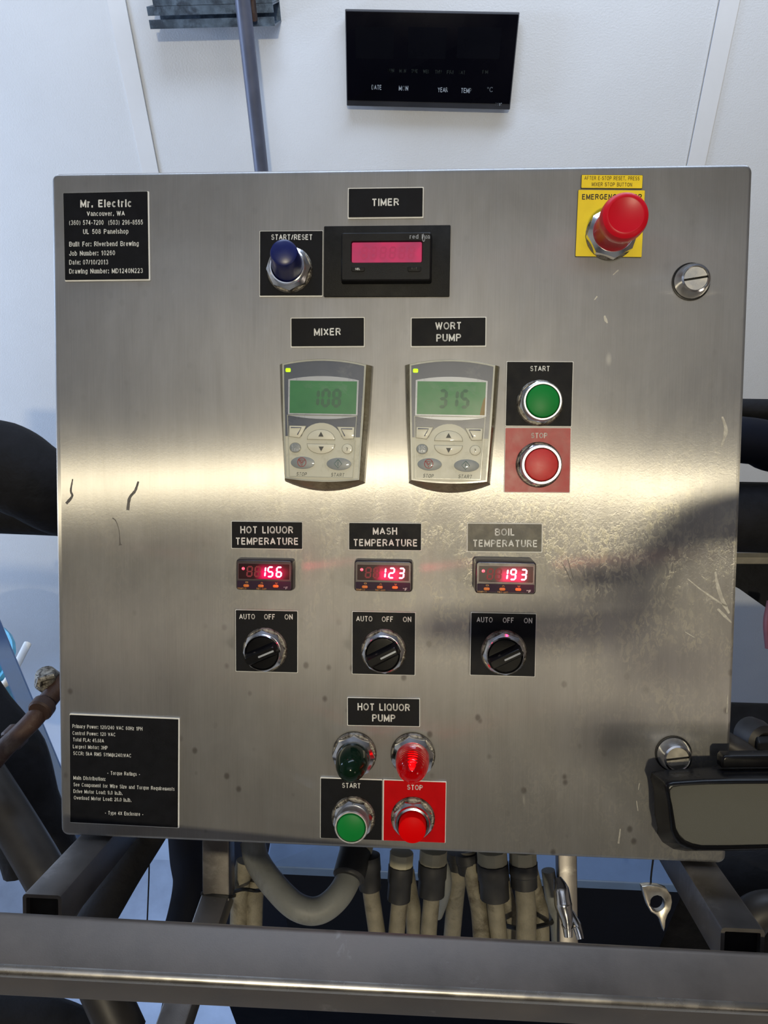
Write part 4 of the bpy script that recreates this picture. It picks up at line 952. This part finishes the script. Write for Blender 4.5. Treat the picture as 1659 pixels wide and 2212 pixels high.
    lettering(t, [('STOP', 408, 1855, 520, 1857, 40, .13), ('START', 788, 1855, 934, 1857, 40, .13)], 'kp_inkg', 0, slant=0.2, lift=0.0, conv=lambda x, y: Vector((*K(x, y), z2 + 0.0001)))
    return t
keypad(697.5, 907.5, 'drive keypad below the MIXER plate, cleaner display', '108')
keypad(973, 910, 'scale-stained drive keypad below the WORT PUMP plate, amber deposit on display', '315', scaled=True)

# ------------------------------------------------------------------ wall clock, strut and conduit behind
def wall_clock():
    yw = WALL_Y - 0.003; D = 0.030
    c = WY(928.5, 133, yw - D); up = Vector((0, 0, 1)); T = Matrix(((1, 0, 0, c.x), (0, 0, -1, yw), (0, 1, 0, c.z), (0, 0, 0, 1))) @ Matrix.Rotation(radians(-2.2), 4, 'Z')
    t = thing('wall_clock', 'black rectangular digital wall clock, display off, on the white wall', 'clock', T)
    W, H = 0.352, 0.176
    mb = MB(); v, f = taper(rrect(W - 0.014, H - 0.014, 0.003), rrect(W, H, 0.002), 0.0, D - 0.012, 0.0); mb.add(v, f)
    v, f = taper(rrect(W, H, 0.002), rrect(W - 0.004, H - 0.004, 0.002, 0, 0), D - 0.012, D, 0.0008); mb.add(v, f); mb.build('case', 'clock_case', t)
    mb = MB(); v, f = prism(rrect(W - 0.006, H - 0.016, 0.001, 0, 0.005), D - 0.001, D + 0.001, 0.0005); mb.add(v, f); fc = mb.build('face', 'clock_face', t)
    z = D + 0.001
    inv = t.matrix_world.inverted()
    def cv(px, py): q = inv @ WY(px, py, yw - z); return Vector((q.x, q.y, z))
    for a, b in ((768, 850), (882, 962), (990, 1078)):
        p0, p1 = cv(a, 58), cv(b, 128); mb = MB(); v, f = prism(rrect(p1.x - p0.x, p0.y - p1.y, 0.001, (p0.x + p1.x) / 2, (p0.y + p1.y) / 2, 1), z - 0.0004, z + 0.0002); mb.add(v, f); mb.build('display_field', 'clock_seg', fc, 0)
    lettering(t, [('DATE', 803, 193.5, 824, 194, 10.5, .13), ('MON', 861.5, 195.5, 881.5, 196, 10.5, .13), ('YEAR', 945.5, 199, 967, 199.5, 10.5, .13), ('TEMP', 995.5, 200.5, 1018, 201, 10.5, .13),
                  ('°C', 1052, 199, 1064.5, 199, 11, .11), ('3615', 1069.5, 228, 1084, 228.5, 6, .15)], 'clock_ink', 0, 'lettering', conv=cv)
    dy = ['SUN', 'MON', 'TUE', 'WED', 'THU', 'FRI', 'SAT']
    lettering(t, [(s, 837 + k * 25.6, 156 + k * 0.7, 851 + k * 25.6, 156.5 + k * 0.7, 8, .13) for k, s in enumerate(dy)] + [('PM', 1042, 159, 1054, 159, 8, .13)], 'clock_dim', 0, 'dim_print', conv=cv)
wall_clock()

def strut_channel():
    yw = WALL_Y - 0.003; yf = yw - 0.082
    a = WY(321, 45, yf); b = WY(592, 45, yf); top = WY(450, -60, yf).z; bot = WY(450, 60, yf).z
    t = thing('strut_channel', 'grey steel strut channel fixed to the wall above the conduit', 'bracket', Matrix.Translation(((a.x + b.x) / 2, yw, (top + bot) / 2)))
    L_ = (b.x - a.x); hh = 0.0385
    zb = bot - (top + bot) / 2
    # two C-channels, one above the other, open side out with turned lips
    def cprof(z0, h, d0, d1):
        th = 0.003; lip = 0.0155
        return [(d0, z0), (d1, z0), (d1, z0 + lip), (d1 - th, z0 + lip), (d1 - th, z0 + th), (d0 + th, z0 + th), (d0 + th, z0 + h - th), (d1 - th, z0 + h - th), (d1 - th, z0 + h - lip), (d1, z0 + h - lip), (d1, z0 + h), (d0, z0 + h)]
    for i, (z0, x0) in enumerate(((zb, 0.0), (zb + hh, 0.014), (zb + 2 * hh, 0.014))):
        pr = cprof(z0, hh - 0.0006, 0.0, 0.080); v = []; n = len(pr)
        v = [(-L_ / 2 + x0, -d, z) for d, z in pr] + [(L_ / 2, -d, z) for d, z in pr]
        f = [(k, (k + 1) % n, n + (k + 1) % n, n + k) for k in range(n)] + [tuple(range(n))[::-1], tuple(range(n, 2 * n))]
        mb = MB(); mb.add(v, f); mb.build('channel', 'galv', t, 0)
    mb = MB()
    x = (WY(545, 20, yf).x) - (a.x + b.x) / 2
    mb.add(*box(x - 0.020, x + 0.008, -0.100, -0.079, zb + 0.01, zb + 0.10)); mb.build('pipe_clamp', 'rust', t, 0)
strut_channel()
def conduit_pipe():
    y = 1.215
    a = WY(524, 0, y); b = WY(564, 362, y)
    d = (b - a).normalized(); p = a - d * 0.8; q = a + d * ((0.42 - a.z) / d.z)
    t = thing('conduit_pipe', 'slim grey conduit running down the wall behind the enclosure', 'pipe', Matrix.Translation(q))
    mb = MB(); mb.add(*tube([p - q, a - q, b - q, Vector((0, 0, 0))], 0.0150, 24)); mb.build('conduit', 'rod', t)
conduit_pipe()

# ------------------------------------------------------------------ pipes and hoses beside and behind the enclosure
def hose(name, label, cat, pts, r, mat, group=None, n=16, scales=None, sm=8):
    w_ = [WD(*p) for p in pts]; o_ = w_[-1]
    path = spline([p - o_ for p in w_], sm)
    sc = None
    if scales:
        m = len(path) - 1; sc = []
        for i in range(m + 1):
            u = i / m * (len(scales) - 1); k = min(int(u), len(scales) - 2); sc.append(scales[k] + (scales[k + 1] - scales[k]) * (u - k))
    mb = MB(); mb.add(*tube(path, r, n, sc)); o = mb.build(name, mat, None); o.location = o_
    return props(o, label, cat, group)
hose('insulated_pipe', 'thick black foam-wrapped elbow emerging beside the enclosure, above a thinner wrap', 'pipe', [(-330, 975, 1.15), (-130, 985, 1.15), (0, 1005, 1.15), (70, 1040, 1.16), (150, 1085, 1.2), (330, 1120, 1.22)], 0.062, 'foam', n=24, scales=[1.05, 1, 1.08, 0.98, 0.9, 0.85])
hose('insulated_pipe', 'thinner black foam-wrapped pipe just below the thick wrapped elbow', 'pipe', [(-330, 1100, 1.32), (-60, 1104, 1.32), (60, 1108, 1.32), (180, 1112, 1.32), (500, 1115, 1.32)], 0.0375, 'foam', n=20)
hose('insulated_pipe', 'slim black pipe, highest of those past the latch side of the enclosure', 'pipe', [(1250, 880, 1.22), (1600, 884, 1.20), (1900, 890, 1.18)], 0.0165, 'foam')
hose('insulated_pipe', 'dark navy pipe just under the highest one, past the latch side', 'pipe', [(1250, 935, 1.12), (1600, 950, 1.12), (1680, 972, 1.12), (1900, 1010, 1.10)], 0.034, 'navy', n=20)
hose('insulated_pipe', 'widest black foam-wrapped pipe past the latch side, above a beige strip', 'pipe', [(1200, 1112, 1.15), (1600, 1117, 1.15), (1950, 1125, 1.15)], 0.053, 'foam', n=24)
def beam_strip():
    a, b = WD(1300, 1205, 1.19), WD(1900, 1207, 1.19); d = (b - a)
    o_ = (a + b) / 2; mb = MB(); mb.add(*sweep([a - o_, b - o_], rrect(0.013, 0.013, 0.001, seg=1))); o = mb.build('cable_tray_edge', 'beige', None, 0); o.location = o_
    props(o, 'narrow beige strip below the widest black pipe', 'strip')
beam_strip()
def loft(name, label, cat, polys, mat):
    """solid between a front outline and a back outline given in photograph pixels at two distances"""
    a = [WD(x, y, polys[1]) for x, y in polys[0]]; b = [WD(x, y, polys[3]) for x, y in polys[2]]
    o_ = sum(a, Vector()) / len(a)
    mb = MB(); v, f = rings([[tuple(p - o_) for p in b], [tuple(p - o_) for p in a]]); mb.add(v, f); o = mb.build(name, mat, None, 30); o.location = o_
    return props(o, label, cat)
q = [(1480, 1212), (1900, 1212), (1900, 1490), (1700, 1345), (1597, 1272), (1480, 1195)]
loft('motor_housing', 'black slanted housing under the beige strip, at the picture edge', 'housing', (q[::-1], 1.235, q[::-1], 1.275), 'foam')
hose('hose', 'dull pink hose end peeking in beside the slanted black housing', 'hose', [(1672, 1300, 1.15), (1664, 1345, 1.15), (1668, 1400, 1.15)], 0.010, 'pink')
# dark fitting over the black case
hose('hose', 'black hose crossing behind the enclosure edge towards the dark valve', 'hose', [(1490, 1560, 0.90), (1540, 1590, 0.97), (1600, 1622, 0.97), (1640, 1660, 0.96), (1700, 1720, 0.95)], 0.014, 'darksteel')
def dark_valve():
    c = WD(1630, 1590, 1.0); t = thing('valve', 'black valve body with hollow centre at the picture edge above the case', 'valve', Matrix.Translation(c))
    mb = MB(); R_ = Matrix.Rotation(radians(60), 4, 'X') @ Matrix.Rotation(radians(15), 4, 'Y')
    v, f = lathe([(0.012, -0.02), (0.021, -0.014), (0.023, 0.0), (0.021, 0.016), (0.013, 0.020), (0.009, 0.017), (0.008, 0.0)], 24); mb.add(v, f, 0, R_); mb.build('body', 'darksteel', t)
    mb = MB(); v, f = taper(rrect(0.024, 0.020, 0.004), rrect(0.034, 0.012, 0.003), 0.016, 0.030, 0.002); mb.add(v, f, 0, R_ @ Matrix.Translation((0, 0.0, 0))); mb.build('handle', 'black', t)
    mb = MB(); v, f = lathe([(0.010, -0.05), (0.010, -0.015)], 16); mb.add(v, f, 0, Matrix.Rotation(radians(-100), 4, 'Y')); mb.build('inlet', 'darksteel', t)
dark_valve()

# rusty pipe with valve, frame tubes and hoses at the lower left
def rusty_pipe():
    pts = [(150, 1462, 0.98), (112, 1502, 0.965), (78, 1548, 0.95), (40, 1588, 0.94), (5, 1622, 0.93), (-60, 1700, 0.91)]
    w_ = [WD(*p) for p in pts]; o_ = w_[0]
    t = thing('rusty_pipe', 'brown rusty pipe with couplings and small valve, low beside the enclosure', 'pipe', Matrix.Translation(o_))
    mb = MB(); mb.add(*tube(spline([p - o_ for p in w_], 6), 0.0118, 20)); mb.build('pipe_run', 'rust', t)
    for (a, b) in (((98, 1520), (84, 1538)), ((44, 1580), (20, 1604))):
        p0, p1 = WD(*a, 0.958) - o_, WD(*b, 0.944) - o_; mb = MB(); mb.add(*tube([p0, p0 + (p1 - p0) * .15, p0 + (p1 - p0) * .85, p1], 0.0150, 20, [0.86, 1, 1, 0.86])); mb.build('coupling', 'rust', t)
    c = WD(104, 1470, 0.975) - o_
    mb = MB(); v, f = lathe([(0, -0.018), (0.012, -0.014), (0.017, 0.0), (0.012, 0.014), (0, 0.018)], 20); mb.add(v, f, 0, Matrix.Translation(c)); mb.build('valve_body', 'washer', t)
    mb = MB(); p0, p1 = WD(118, 1458, 0.96) - o_, WD(86, 1468, 0.955) - o_; mb.add(*tube([p0, p0 * .6 + p1 * .4, p1, p1 + (WD(84, 1482, .955) - WD(86, 1468, .955))], 0.0042, 10)); mb.build('valve_lever', 'washer', t)
rusty_pipe()
hose('frame_tube', 'dark steel frame tube slanting down past the support arm', 'frame', [(-90, 1590, 1.02), (-25, 1690, 1.0), (38, 1790, .98), (100, 1895, .96), (180, 2045, .94), (270, 2240, .92)], 0.0265, 'darksteel', n=12, sm=3)
hose('hose', 'fat lumpy black hose behind the rusty pipe, hanging beside the enclosure', 'hose', [(-110, 1450, 1.16), (-48, 1545, 1.14), (14, 1640, 1.12), (50, 1740, 1.12), (90, 1860, 1.12)], 0.050, 'foam', n=18, scales=[1.0, 1.0, 1.12, 1.0, 1.05])
def leaning_strut():
    a, b = WD(-40, 1290, 1.75), WD(206, 1880, 1.75); o_ = b; mb = MB(); mb.add(*sweep([a - o_, Vector((0, 0, 0))], rrect(0.034, 0.03, 0.002, seg=1))); o = mb.build('leaning_strut', 'bluegrey', None, 0); o.location = o_
    props(o, 'blue-grey steel strut leaning against the wall beside the black hose', 'strut')
leaning_strut()
def blue_tub():
    c = WD(-70, 1540, 2.0); mb = MB(); v, f = lathe([(0.10, -0.25), (0.16, 0.16), (0.17, 0.17), (0.165, 0.18), (0.15, 0.17), (0.09, -0.24), (0, -0.24)], 32); mb.add(v, f)
    o = mb.build('blue_tub', 'teal', None); o.location = c; props(o, 'pale blue plastic tub glimpsed behind the leaning strut', 'tub')
blue_tub()
hose('hose', 'thin white hose draped over the pale blue tub', 'hose', [(-60, 1500, 1.80), (0, 1482, 1.80), (22, 1462, 1.80), (60, 1390, 1.86)], 0.009, 'white')

hose('hose', 'black hose lying low under the rail at the bottom corner', 'hose', [(-140, 2195, 1.0), (0, 2205, 1.0), (110, 2220, 1.0), (200, 2260, 1.0)], 0.034, 'foam', n=16)
# between the support arm and the post
hose('hose', 'black rubber hose slanting between the support arm and the post', 'hose', [(335, 1780, 0.90), (310, 1820, 0.89), (268, 1885, 0.86), (220, 1966, 0.83), (170, 2050, 0.80)], 0.0200, 'foam', n=18)
hose('hose', 'glossy dark blue hose curving down beside the post', 'hose', [(402, 1780, 0.98), (408, 1850, 0.96), (416, 1905, 0.94), (404, 1980, 0.92), (380, 2060, 0.90)], 0.0235, 'navy', n=20)
hose('hose', 'black hose tucked behind the post next to the dark blue one', 'hose', [(436, 1790, 1.07), (438, 1850, 1.05), (436, 1930, 1.05), (410, 2060, 1.05), (350, 2330, 1.05)], 0.022, 'foam', n=16)
hose('string', 'thin dark string hanging below the enclosure over the pale floor', 'string', [(322, 1664, .885), (323, 1780, .90), (322, 1880, .91), (320, 1940, .92), (316, 2040, .93)], 0.0009, 'black', n=6)
def post():
    a, b, c = WD(472, 1790, 0.80), WD(473, 1932, 0.80), WD(372, 2230, 0.715)
    t = thing('tube_post', 'grey square tube post kinked at a black cable tie, below the enclosure', 'post', Matrix.Translation(c))
    mb = MB(); mb.add(*sweep([a - c, b + (a - b) * 0.03 - c, b - c], rrect(0.028, 0.026, 0.002, seg=2))); mb.build('upper_tube', 'steel2', t)
    mb = MB(); mb.add(*sweep([b - c, b * .9 + c * .1 - c, Vector((0, 0, 0))], rrect(0.028, 0.026, 0.002, seg=2))); mb.build('lower_tube', 'steel2', t)
    mb = MB(); mb.add(*sweep([b + (a - b) * 0.02 - c, b + (c - b) * 0.012 - c], rrect(0.031, 0.029, 0.003, seg=2))); mb.build('cable_tie', 'black', t)
post()

# cables leaving the underside of the enclosure
CG = 'cables under the enclosure'
def cable(label, pts, r, gland=None, mat='cable', name='cable', z=0.80, nutm=True):
    """pts: (px, py[, distance]); gland: (y0, y1, radius) black gland over the top"""
    P3 = [(p[0], p[1], p[2] if len(p) > 2 else z) for p in pts]
    w_ = [WD(*p) for p in P3]; o_ = w_[-1]
    t = thing(name, label, 'cable', Matrix.Translation(o_), CG)
    mb = MB(); mb.add(*tube(spline([p - o_ for p in w_], 7), r, 18)); mb.build('jacket', mat, t)
    if gland:
        x0, y0, x1, y1, gr = gland; d0 = P3[0][2]
        a, b = WD(x0, y0, d0) - o_, WD(x1, y1, d0) - o_
        mb = MB(); mb.add(*tube([a, a * .98 + b * .02, a * .55 + b * .45, a * .5 + b * .5, a * .04 + b * .96, b], gr, 18, [.9, 1, 1, .93, .93, .75])); mb.build('gland', 'gland', t)
        if nutm:
            e = (a - b).normalized(); mb = MB(); mb.add(*tube([a + e * 0.014, a + e * 0.013, a - e * 0.0, a - e * 0.001], gr * 0.95, 12, [.8, 1, 1, .8])); mb.build('gland_nut', 'gland_nut', t, 30)
    return t
cable('grey cable from the black gland nearest the U-shaped conduit', [(797, 1880), (802, 1930), (815, 2020), (822, 2080)], 0.0088, (795, 1846, 800, 1922, 0.0125), nutm=False)
cable('grey cable under the pale gland nut below the red STOP button', [(867, 1900), (862, 1955), (856, 2020), (850, 2080)], 0.0086, (866, 1868, 861, 1946, 0.0130))
cable('grimy cable slanting behind its straighter neighbour below the STOP button', [(878, 1880, .84), (885, 1925, .83), (893, 1975, .82), (897, 2080, .82)], 0.0085)
cable('grey cable under the second pale gland nut', [(934, 1880), (932, 1940), (926, 2012), (924, 2080)], 0.0085, (935, 1862, 931, 1935, 0.0150))
cable('short dusky cable stub curling beside the second gland', [(950, 1850, .84), (962, 1890, .84), (960, 1930, .85), (945, 1975, .9)], 0.0065, mat='conduit')
cable('dusky cable hanging short in the middle of the row', [(990, 1850, .86), (989, 1890, .86), (984, 1935, .88), (975, 2040, .92)], 0.0100, (991, 1838, 990, 1876, 0.0150), nutm=False)
cable('long grimy cable slanting down beyond the short ones', [(1012, 1840, .83), (1024, 1910, .82), (1036, 1975, .81), (1043, 2080, .79)], 0.0090, (1008, 1840, 1014, 1885, 0.0130), nutm=False)
cable('thick grey cable under a wide black gland, left of the tied pair', [(1068, 1880), (1070, 1945), (1077, 2020), (1084, 2080)], 0.0090, (1064, 1862, 1069, 1942, 0.0165))
cable('grimy cable slanting behind the thick one', [(1078, 1870, .86), (1091, 1930, .85), (1106, 1990, .84), (1112, 2090, .83)], 0.0088)
cable('thick grey cable under the last black gland', [(1130, 1870), (1134, 1930), (1137, 1985), (1132, 2090)], 0.0105, (1130, 1862, 1132, 1916, 0.0150))
cable('mossy cable slanting behind the last glanded cable', [(1146, 1880, .86), (1160, 1940, .85), (1169, 1980, .84), (1170, 2090, .83)], 0.0085)
cable('slim grey cable beside the chrome tongs', [(1184, 1880, .86), (1192, 1940, .86), (1202, 1990, .86), (1210, 2090, .85)], 0.0075, mat='conduit')
cable('grey cable strapped beside the post, the one nearer to it', [(530, 1860, .84), (522, 1900, .84), (518, 1940, .84), (514, 2080, .82)], 0.0098, mat='cable')
cable('grey cable strapped beside the post, the one nearer the U-shaped conduit', [(556, 1870, .85), (552, 1915, .85), (548, 1960, .84), (546, 2080, .83)], 0.0100, mat='cable')
def cable_ties(name, label, pts, r=0.0016):
    w_ = [WD(*p) for p in pts]; o_ = w_[0]; mb = MB(); mb.add(*tube(spline([p - o_ for p in w_], 5), r, 8)); o = mb.build(name, 'black', None); o.location = o_; props(o, label, 'cable tie')
cable_ties('cable_tie', 'black cable tie around the strapped pair of cables beside the post', [(500, 1928, .83), (525, 1921, .822), (552, 1924, .822), (566, 1921, .85), (545, 1915, .87), (510, 1920, .86), (500, 1928, .83)], 0.0020)
cable_ties('cable_tie', 'black cable tie around the grimy pair next to the tongs', [(1092, 2000, .82), (1130, 2006, .80), (1180, 1997, .82), (1190, 1990, .87), (1140, 1988, .87), (1096, 1994, .86), (1092, 2000, .82)], 0.0024)
def u_conduit():
    pts = [(545, 1815, .80), (556, 1860, .79), (590, 1910, .77), (640, 1958, .755), (690, 1966, .755), (735, 1930, .765), (762, 1870, .79), (766, 1825, .80)]
    w_ = [WD(*p) for p in pts]; o_ = w_[3]
    t = thing('flexible_conduit', 'fat grey flexible conduit looping in a U under the enclosure', 'conduit', Matrix.Translation(o_))
    mb = MB(); mb.add(*tube(spline([p - o_ for p in w_], 9), 0.0128, 24)); mb.build('jacket', 'conduit', t)
    a, b = WD(768, 1838, .80) - o_, WD(752, 1900, .775) - o_
    mb = MB(); mb.add(*tube([a, a * .98 + b * .02, a * .1 + b * .9, b], 0.0165, 20, [.9, 1, 1, .85])); mb.build('gland', 'gland', t)
    e = (a - b).normalized(); mb = MB(); mb.add(*tube([a + e * 0.012, a + e * .011, a], 0.0172, 12, [.8, 1, 1])); mb.build('gland_nut', 'gland_nut', t, 30)
u_conduit()
def second_post():
    a, b = WD(1222, 1800, .87), WD(1226, 2100, .84); t = thing('tube_post', 'dull steel post behind the chrome tongs', 'post', Matrix.Translation(b))
    mb = MB(); mb.add(*sweep([a - b, Vector((0, 0, 0))], rrect(0.021, 0.021, 0.002, seg=2))); mb.build('tube', 'steel2', t)
second_post()
def tongs():
    o_ = WD(1212, 1905, .79); t = thing('chrome_tongs', 'chrome tool with two prongs hanging in front of the post', 'tool', Matrix.Translation(o_))
    def leg(pts, r, sc, nm):
        w_ = [WD(*p) - o_ for p in pts]; path = spline(w_, 8); m = len(path) - 1
        s_ = []
        for i in range(m + 1):
            u = i / m * (len(sc) - 1); k = min(int(u), len(sc) - 2); s_.append(sc[k] + (sc[k + 1] - sc[k]) * (u - k))
        mb = MB(); mb.add(*tube(path, r, 16, s_)); mb.build(nm, 'chrome', t)
    leg([(1204, 1896, .79), (1212, 1920, .785), (1217, 1955, .78), (1224, 1985, .775), (1228, 2024, .77)], 0.0078, [.5, 1.0, 1.15, .8, .55], 'prong')
    leg([(1226, 1962, .785), (1236, 1980, .78), (1246, 2000, .775), (1254, 2028, .77)], 0.0048, [.7, .9, 1.0, .8], 'prong')
    mb = MB(); c = WD(1226, 1998, .773) - o_; v, f = lathe([(0.0058, -0.002), (0.0062, 0), (0.0058, 0.002)], 16); mb.add(v, f, 0, Matrix.Translation(c)); mb.build('ferrule', 'wrench', t)
tongs()
def wrench():
    DW = 0.95; c = WD(1420, 1947, DW); x_ = (WD(1440, 1947, DW) - c).normalized(); y_ = (WD(1420, 1927, DW) - c).normalized(); z_ = x_.cross(y_)
    T = Matrix(((x_.x, y_.x, z_.x, c.x), (x_.y, y_.y, z_.y, c.y), (x_.z, y_.z, z_.z, c.z), (0, 0, 0, 1)))
    t = thing('hanging_wrench', 'grey steel ring spanner hanging in the dark gap under the enclosure', 'tool', T)
    s = 0.95 / 1661
    out = [(-36, 36), (-20, 38), (0, 36), (18, 30), (28, 16), (30, 2), (27, -14), (20, -26), (16, -38), (15, -52), (12, -62), (8, -52), (2, -34), (-6, -26), (-16, -20), (-24, -6), (-30, 12), (-34, 28)][::-1]
    n = len(out); hole = [(-2 + 16 * cos(math.atan2(y, x)), -1 + 17 * sin(math.atan2(y, x))) for x, y in out]
    po = [(x * s, y * s) for x, y in out]; ph = [(x * s, y * s) for x, y in hole]
    mb = MB(); v, f = rings([[(x, y, -0.004) for x, y in ph], [(x, y, -0.004) for x, y in po], [(x, y, 0.003) for x, y in po], [(x, y, 0.004) for x, y in inset(po, 0.0008)], [(x, y, 0.004) for x, y in inset(ph, -0.0012)], [(x, y, 0.003) for x, y in ph], [(x, y, -0.004) for x, y in ph]], False, False)
    mb.add(v, f); mb.build('ring_head', 'wrench', t, 40)
    q0 = Vector((0.0, 0.008, 0.0)); q1 = t.matrix_world.inverted() @ WD(1408, 1690, 0.90)
    mb = MB(); mb.add(*tube(spline([q0, q0 + Vector((-0.006, 0.012, -0.006)), q0 * .5 + q1 * .5, q1], 6), 0.0012, 8)); mb.build('hanging_wire', 'black', t)
wrench()

# dark cabinet under the enclosure and lumps of hose at the far right
def cabinet():
    a = WD(590, 1859, 1.16)
    t = thing('dark_cabinet', 'near-black steel cabinet with blue light painted on its top, standing below and behind the cables', 'cabinet', Matrix.Translation((0.4, 0.30, FLOOR_Z)))
    H = a.z - FLOOR_Z; x0, x1 = a.x - 0.4, WD(1490, 1700, 1.12).x - 0.4; y0 = a.y - 0.30
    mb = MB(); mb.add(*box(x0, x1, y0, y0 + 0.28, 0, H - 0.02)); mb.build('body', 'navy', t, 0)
    mb = MB(); v, f = prism(rrect(x1 - x0 + 0.02, 0.30, 0.004, (x0 + x1) / 2, y0 + 0.14), H - 0.0199, H, 0.003); mb.add(v, f); mb.build('top', 'bluegrey', t)  # blue light on the top is put into its paler colour
    p = WD(428, 2160, 1.35); mb = MB(); mb.add(*box(p.x - 0.4, x0 + 0.02, y0 + 0.02, y0 + 0.30, 0, p.z - FLOOR_Z)); mb.build('side_step', 'navy', t, 0)
    return a.y
CABY = cabinet()
def dark_void_filler():
    a = WD(1500, 1650, 1.16); x0 = a.x + 0.05  # dark mass added as a backdrop for the black void in this corner
    t = thing('dark_void_block', 'matt black block added to fill the dark void behind the black case', 'housing', Matrix.Translation((x0, a.y, FLOOR_Z)))
    mb = MB(); v, f = prism(rrect(0.9, 0.13, 0.04, 0.45, 0.07, 5), 0.0, a.z - FLOOR_Z, 0.03, 4); mb.add(v, f); mb.build('body', 'foam', t)
dark_void_filler()
hose('hose', 'dark grey-violet hose coil beside the support arm at the picture edge', 'hose', [(1590, 2090, .80), (1610, 2000, .80), (1650, 1965, .80), (1720, 1970, .80)], 0.019, 'darksteel')
hose('hose', 'black hose coil tucked against the far side of the support arm', 'hose', [(1560, 1900, .90), (1620, 1905, .88), (1700, 1900, .86)], 0.033, 'foam', n=18)
def black_case():
    h = 0.055; c = P(1600, 1745, h)
    t = thing('black_case', 'black plastic case with a recessed grey face, overlapping the lower latch', 'case', MP @ Matrix.Translation((c.x, c.y, h)))
    K = lambda x, y, hh=h: tuple((P(x, y, hh) - c).xy)
    hb = 0.0172
    back = [(1414, 1760), (1420, 1788), (1419, 1800), (1430, 1818), (1452, 1832), (1478, 1836), (1560, 1836), (1800, 1830), (2100, 1824), (2100, 1648), (1800, 1652), (1562, 1654), (1500, 1659), (1425, 1664), (1408, 1668), (1404, 1680), (1410, 1696), (1413, 1720)]
    front = [(1447, 1765), (1450, 1795), (1456, 1812), (1466, 1826), (1482, 1835), (1502, 1840), (1570, 1840), (1800, 1834), (2100, 1828), (2100, 1682), (1800, 1684), (1580, 1685), (1520, 1686), (1455, 1690), (1442, 1693), (1437, 1701), (1440, 1715), (1444, 1735)]
    inn = [(1458, 1765), (1462, 1790), (1470, 1806), (1482, 1818), (1498, 1825), (1518, 1829), (1575, 1829), (1800, 1824), (2090, 1820), (2090, 1692), (1800, 1694), (1590, 1695), (1530, 1696), (1470, 1699), (1454, 1702), (1449, 1708), (1450, 1722), (1454, 1740)]
    pb = [K(*q, hb) for q in back]; pf = [K(*q) for q in front]; pn = [K(*q) for q in inn]
    rs = [[(x, y, hb - h - 0.0012) for x, y in inset(pb, 0.002)], [(x, y, hb - h) for x, y in pb], [(x, y, hb - h + 0.003) for x, y in inset(pb, 0.0006)], [(x, y, -0.004) for x, y in pf], [(x, y, -0.0015) for x, y in inset(pf, 0.0006)], [(x, y, 0) for x, y in inset(pf, 0.002)], [(x, y, 0) for x, y in inset(pn, -0.0006)], [(x, y, -0.003) for x, y in pn]]
    mb = MB(); v, f = rings(rs, True, False); mb.add(v, f); mb.build('shell', 'black_gloss', t, 50)
    mb = MB(); v, f = prism(inset(pn, -0.0006), -0.008, -0.0028); mb.add(v, f); mb.build('recessed_face', 'casegrey', t, 0)
    h2 = 0.030
    a = [K(1560, 1660, h2), K(2100, 1654, h2), K(2100, 1628, h2), K(1585, 1633, h2), K(1566, 1633, h2), K(1560, 1640, h2)]
    mb = MB(); v, f = prism(a, h2 - h - 0.012, h2 - h, 0.002); mb.add(v, f); mb.build('raised_lip', 'black_gloss', t, 40)
black_case()

# unseen hose shapes added between the work lamp and the door to shade it
def towards_lamp(px, py, dist):
    a = MP @ P(px, py); d = (LAMP - a).normalized(); return a + d * dist
def caster(name, label, cat, pts, r, scales, dist=0.85, mat='foam', group=None):
    w_ = [towards_lamp(x, y, dist) for x, y in pts]; o_ = w_[0]; path = spline([p - o_ for p in w_], 8); m = len(path) - 1; sc = []
    for i in range(m + 1):
        u = i / m * (len(scales) - 1); k = min(int(u), len(scales) - 2); sc.append(scales[k] + (scales[k + 1] - scales[k]) * (u - k))
    mb = MB(); mb.add(*tube(path, r, 14, sc)); o = mb.build(name, mat, None); o.location = o_
    return props(o, label, cat, group)
caster('hose', 'unseen tapering hose shape added to cast the arched shadow on the door', 'hose', [(2300, 1080), (1900, 1085), (1640, 1112), (1520, 1130), (1440, 1172), (1385, 1228), (1310, 1250), (1225, 1252)], 0.0195, [1.3, 1.2, 1.2, 1.05, 0.85, 0.66, 0.58, 0.5], dist=0.75)
caster('hose', 'unseen thin hose shape added to cast the shadow below the arched one', 'hose', [(1385, 1240), (1396, 1290), (1375, 1338), (1250, 1354), (1080, 1358), (900, 1358)], 0.0125, [0.9, 0.9, 1.2, 1.25, 1.15, 0.9], dist=0.76)
caster('hose', 'unseen stubby hose shape added to cast a short shadow below the thin one', 'hose', [(1340, 1380), (1400, 1430), (1480, 1440), (1560, 1425)], 0.0110, [0.8, 1.0, 0.8, 0.4], dist=1.1)
caster('hose', 'unseen short hose shape added to cast the faint shadow above the lower latch', 'hose', [(1230, 1585), (1330, 1590), (1430, 1575)], 0.0095, [0.8, 1.1, 0.7], dist=1.2)
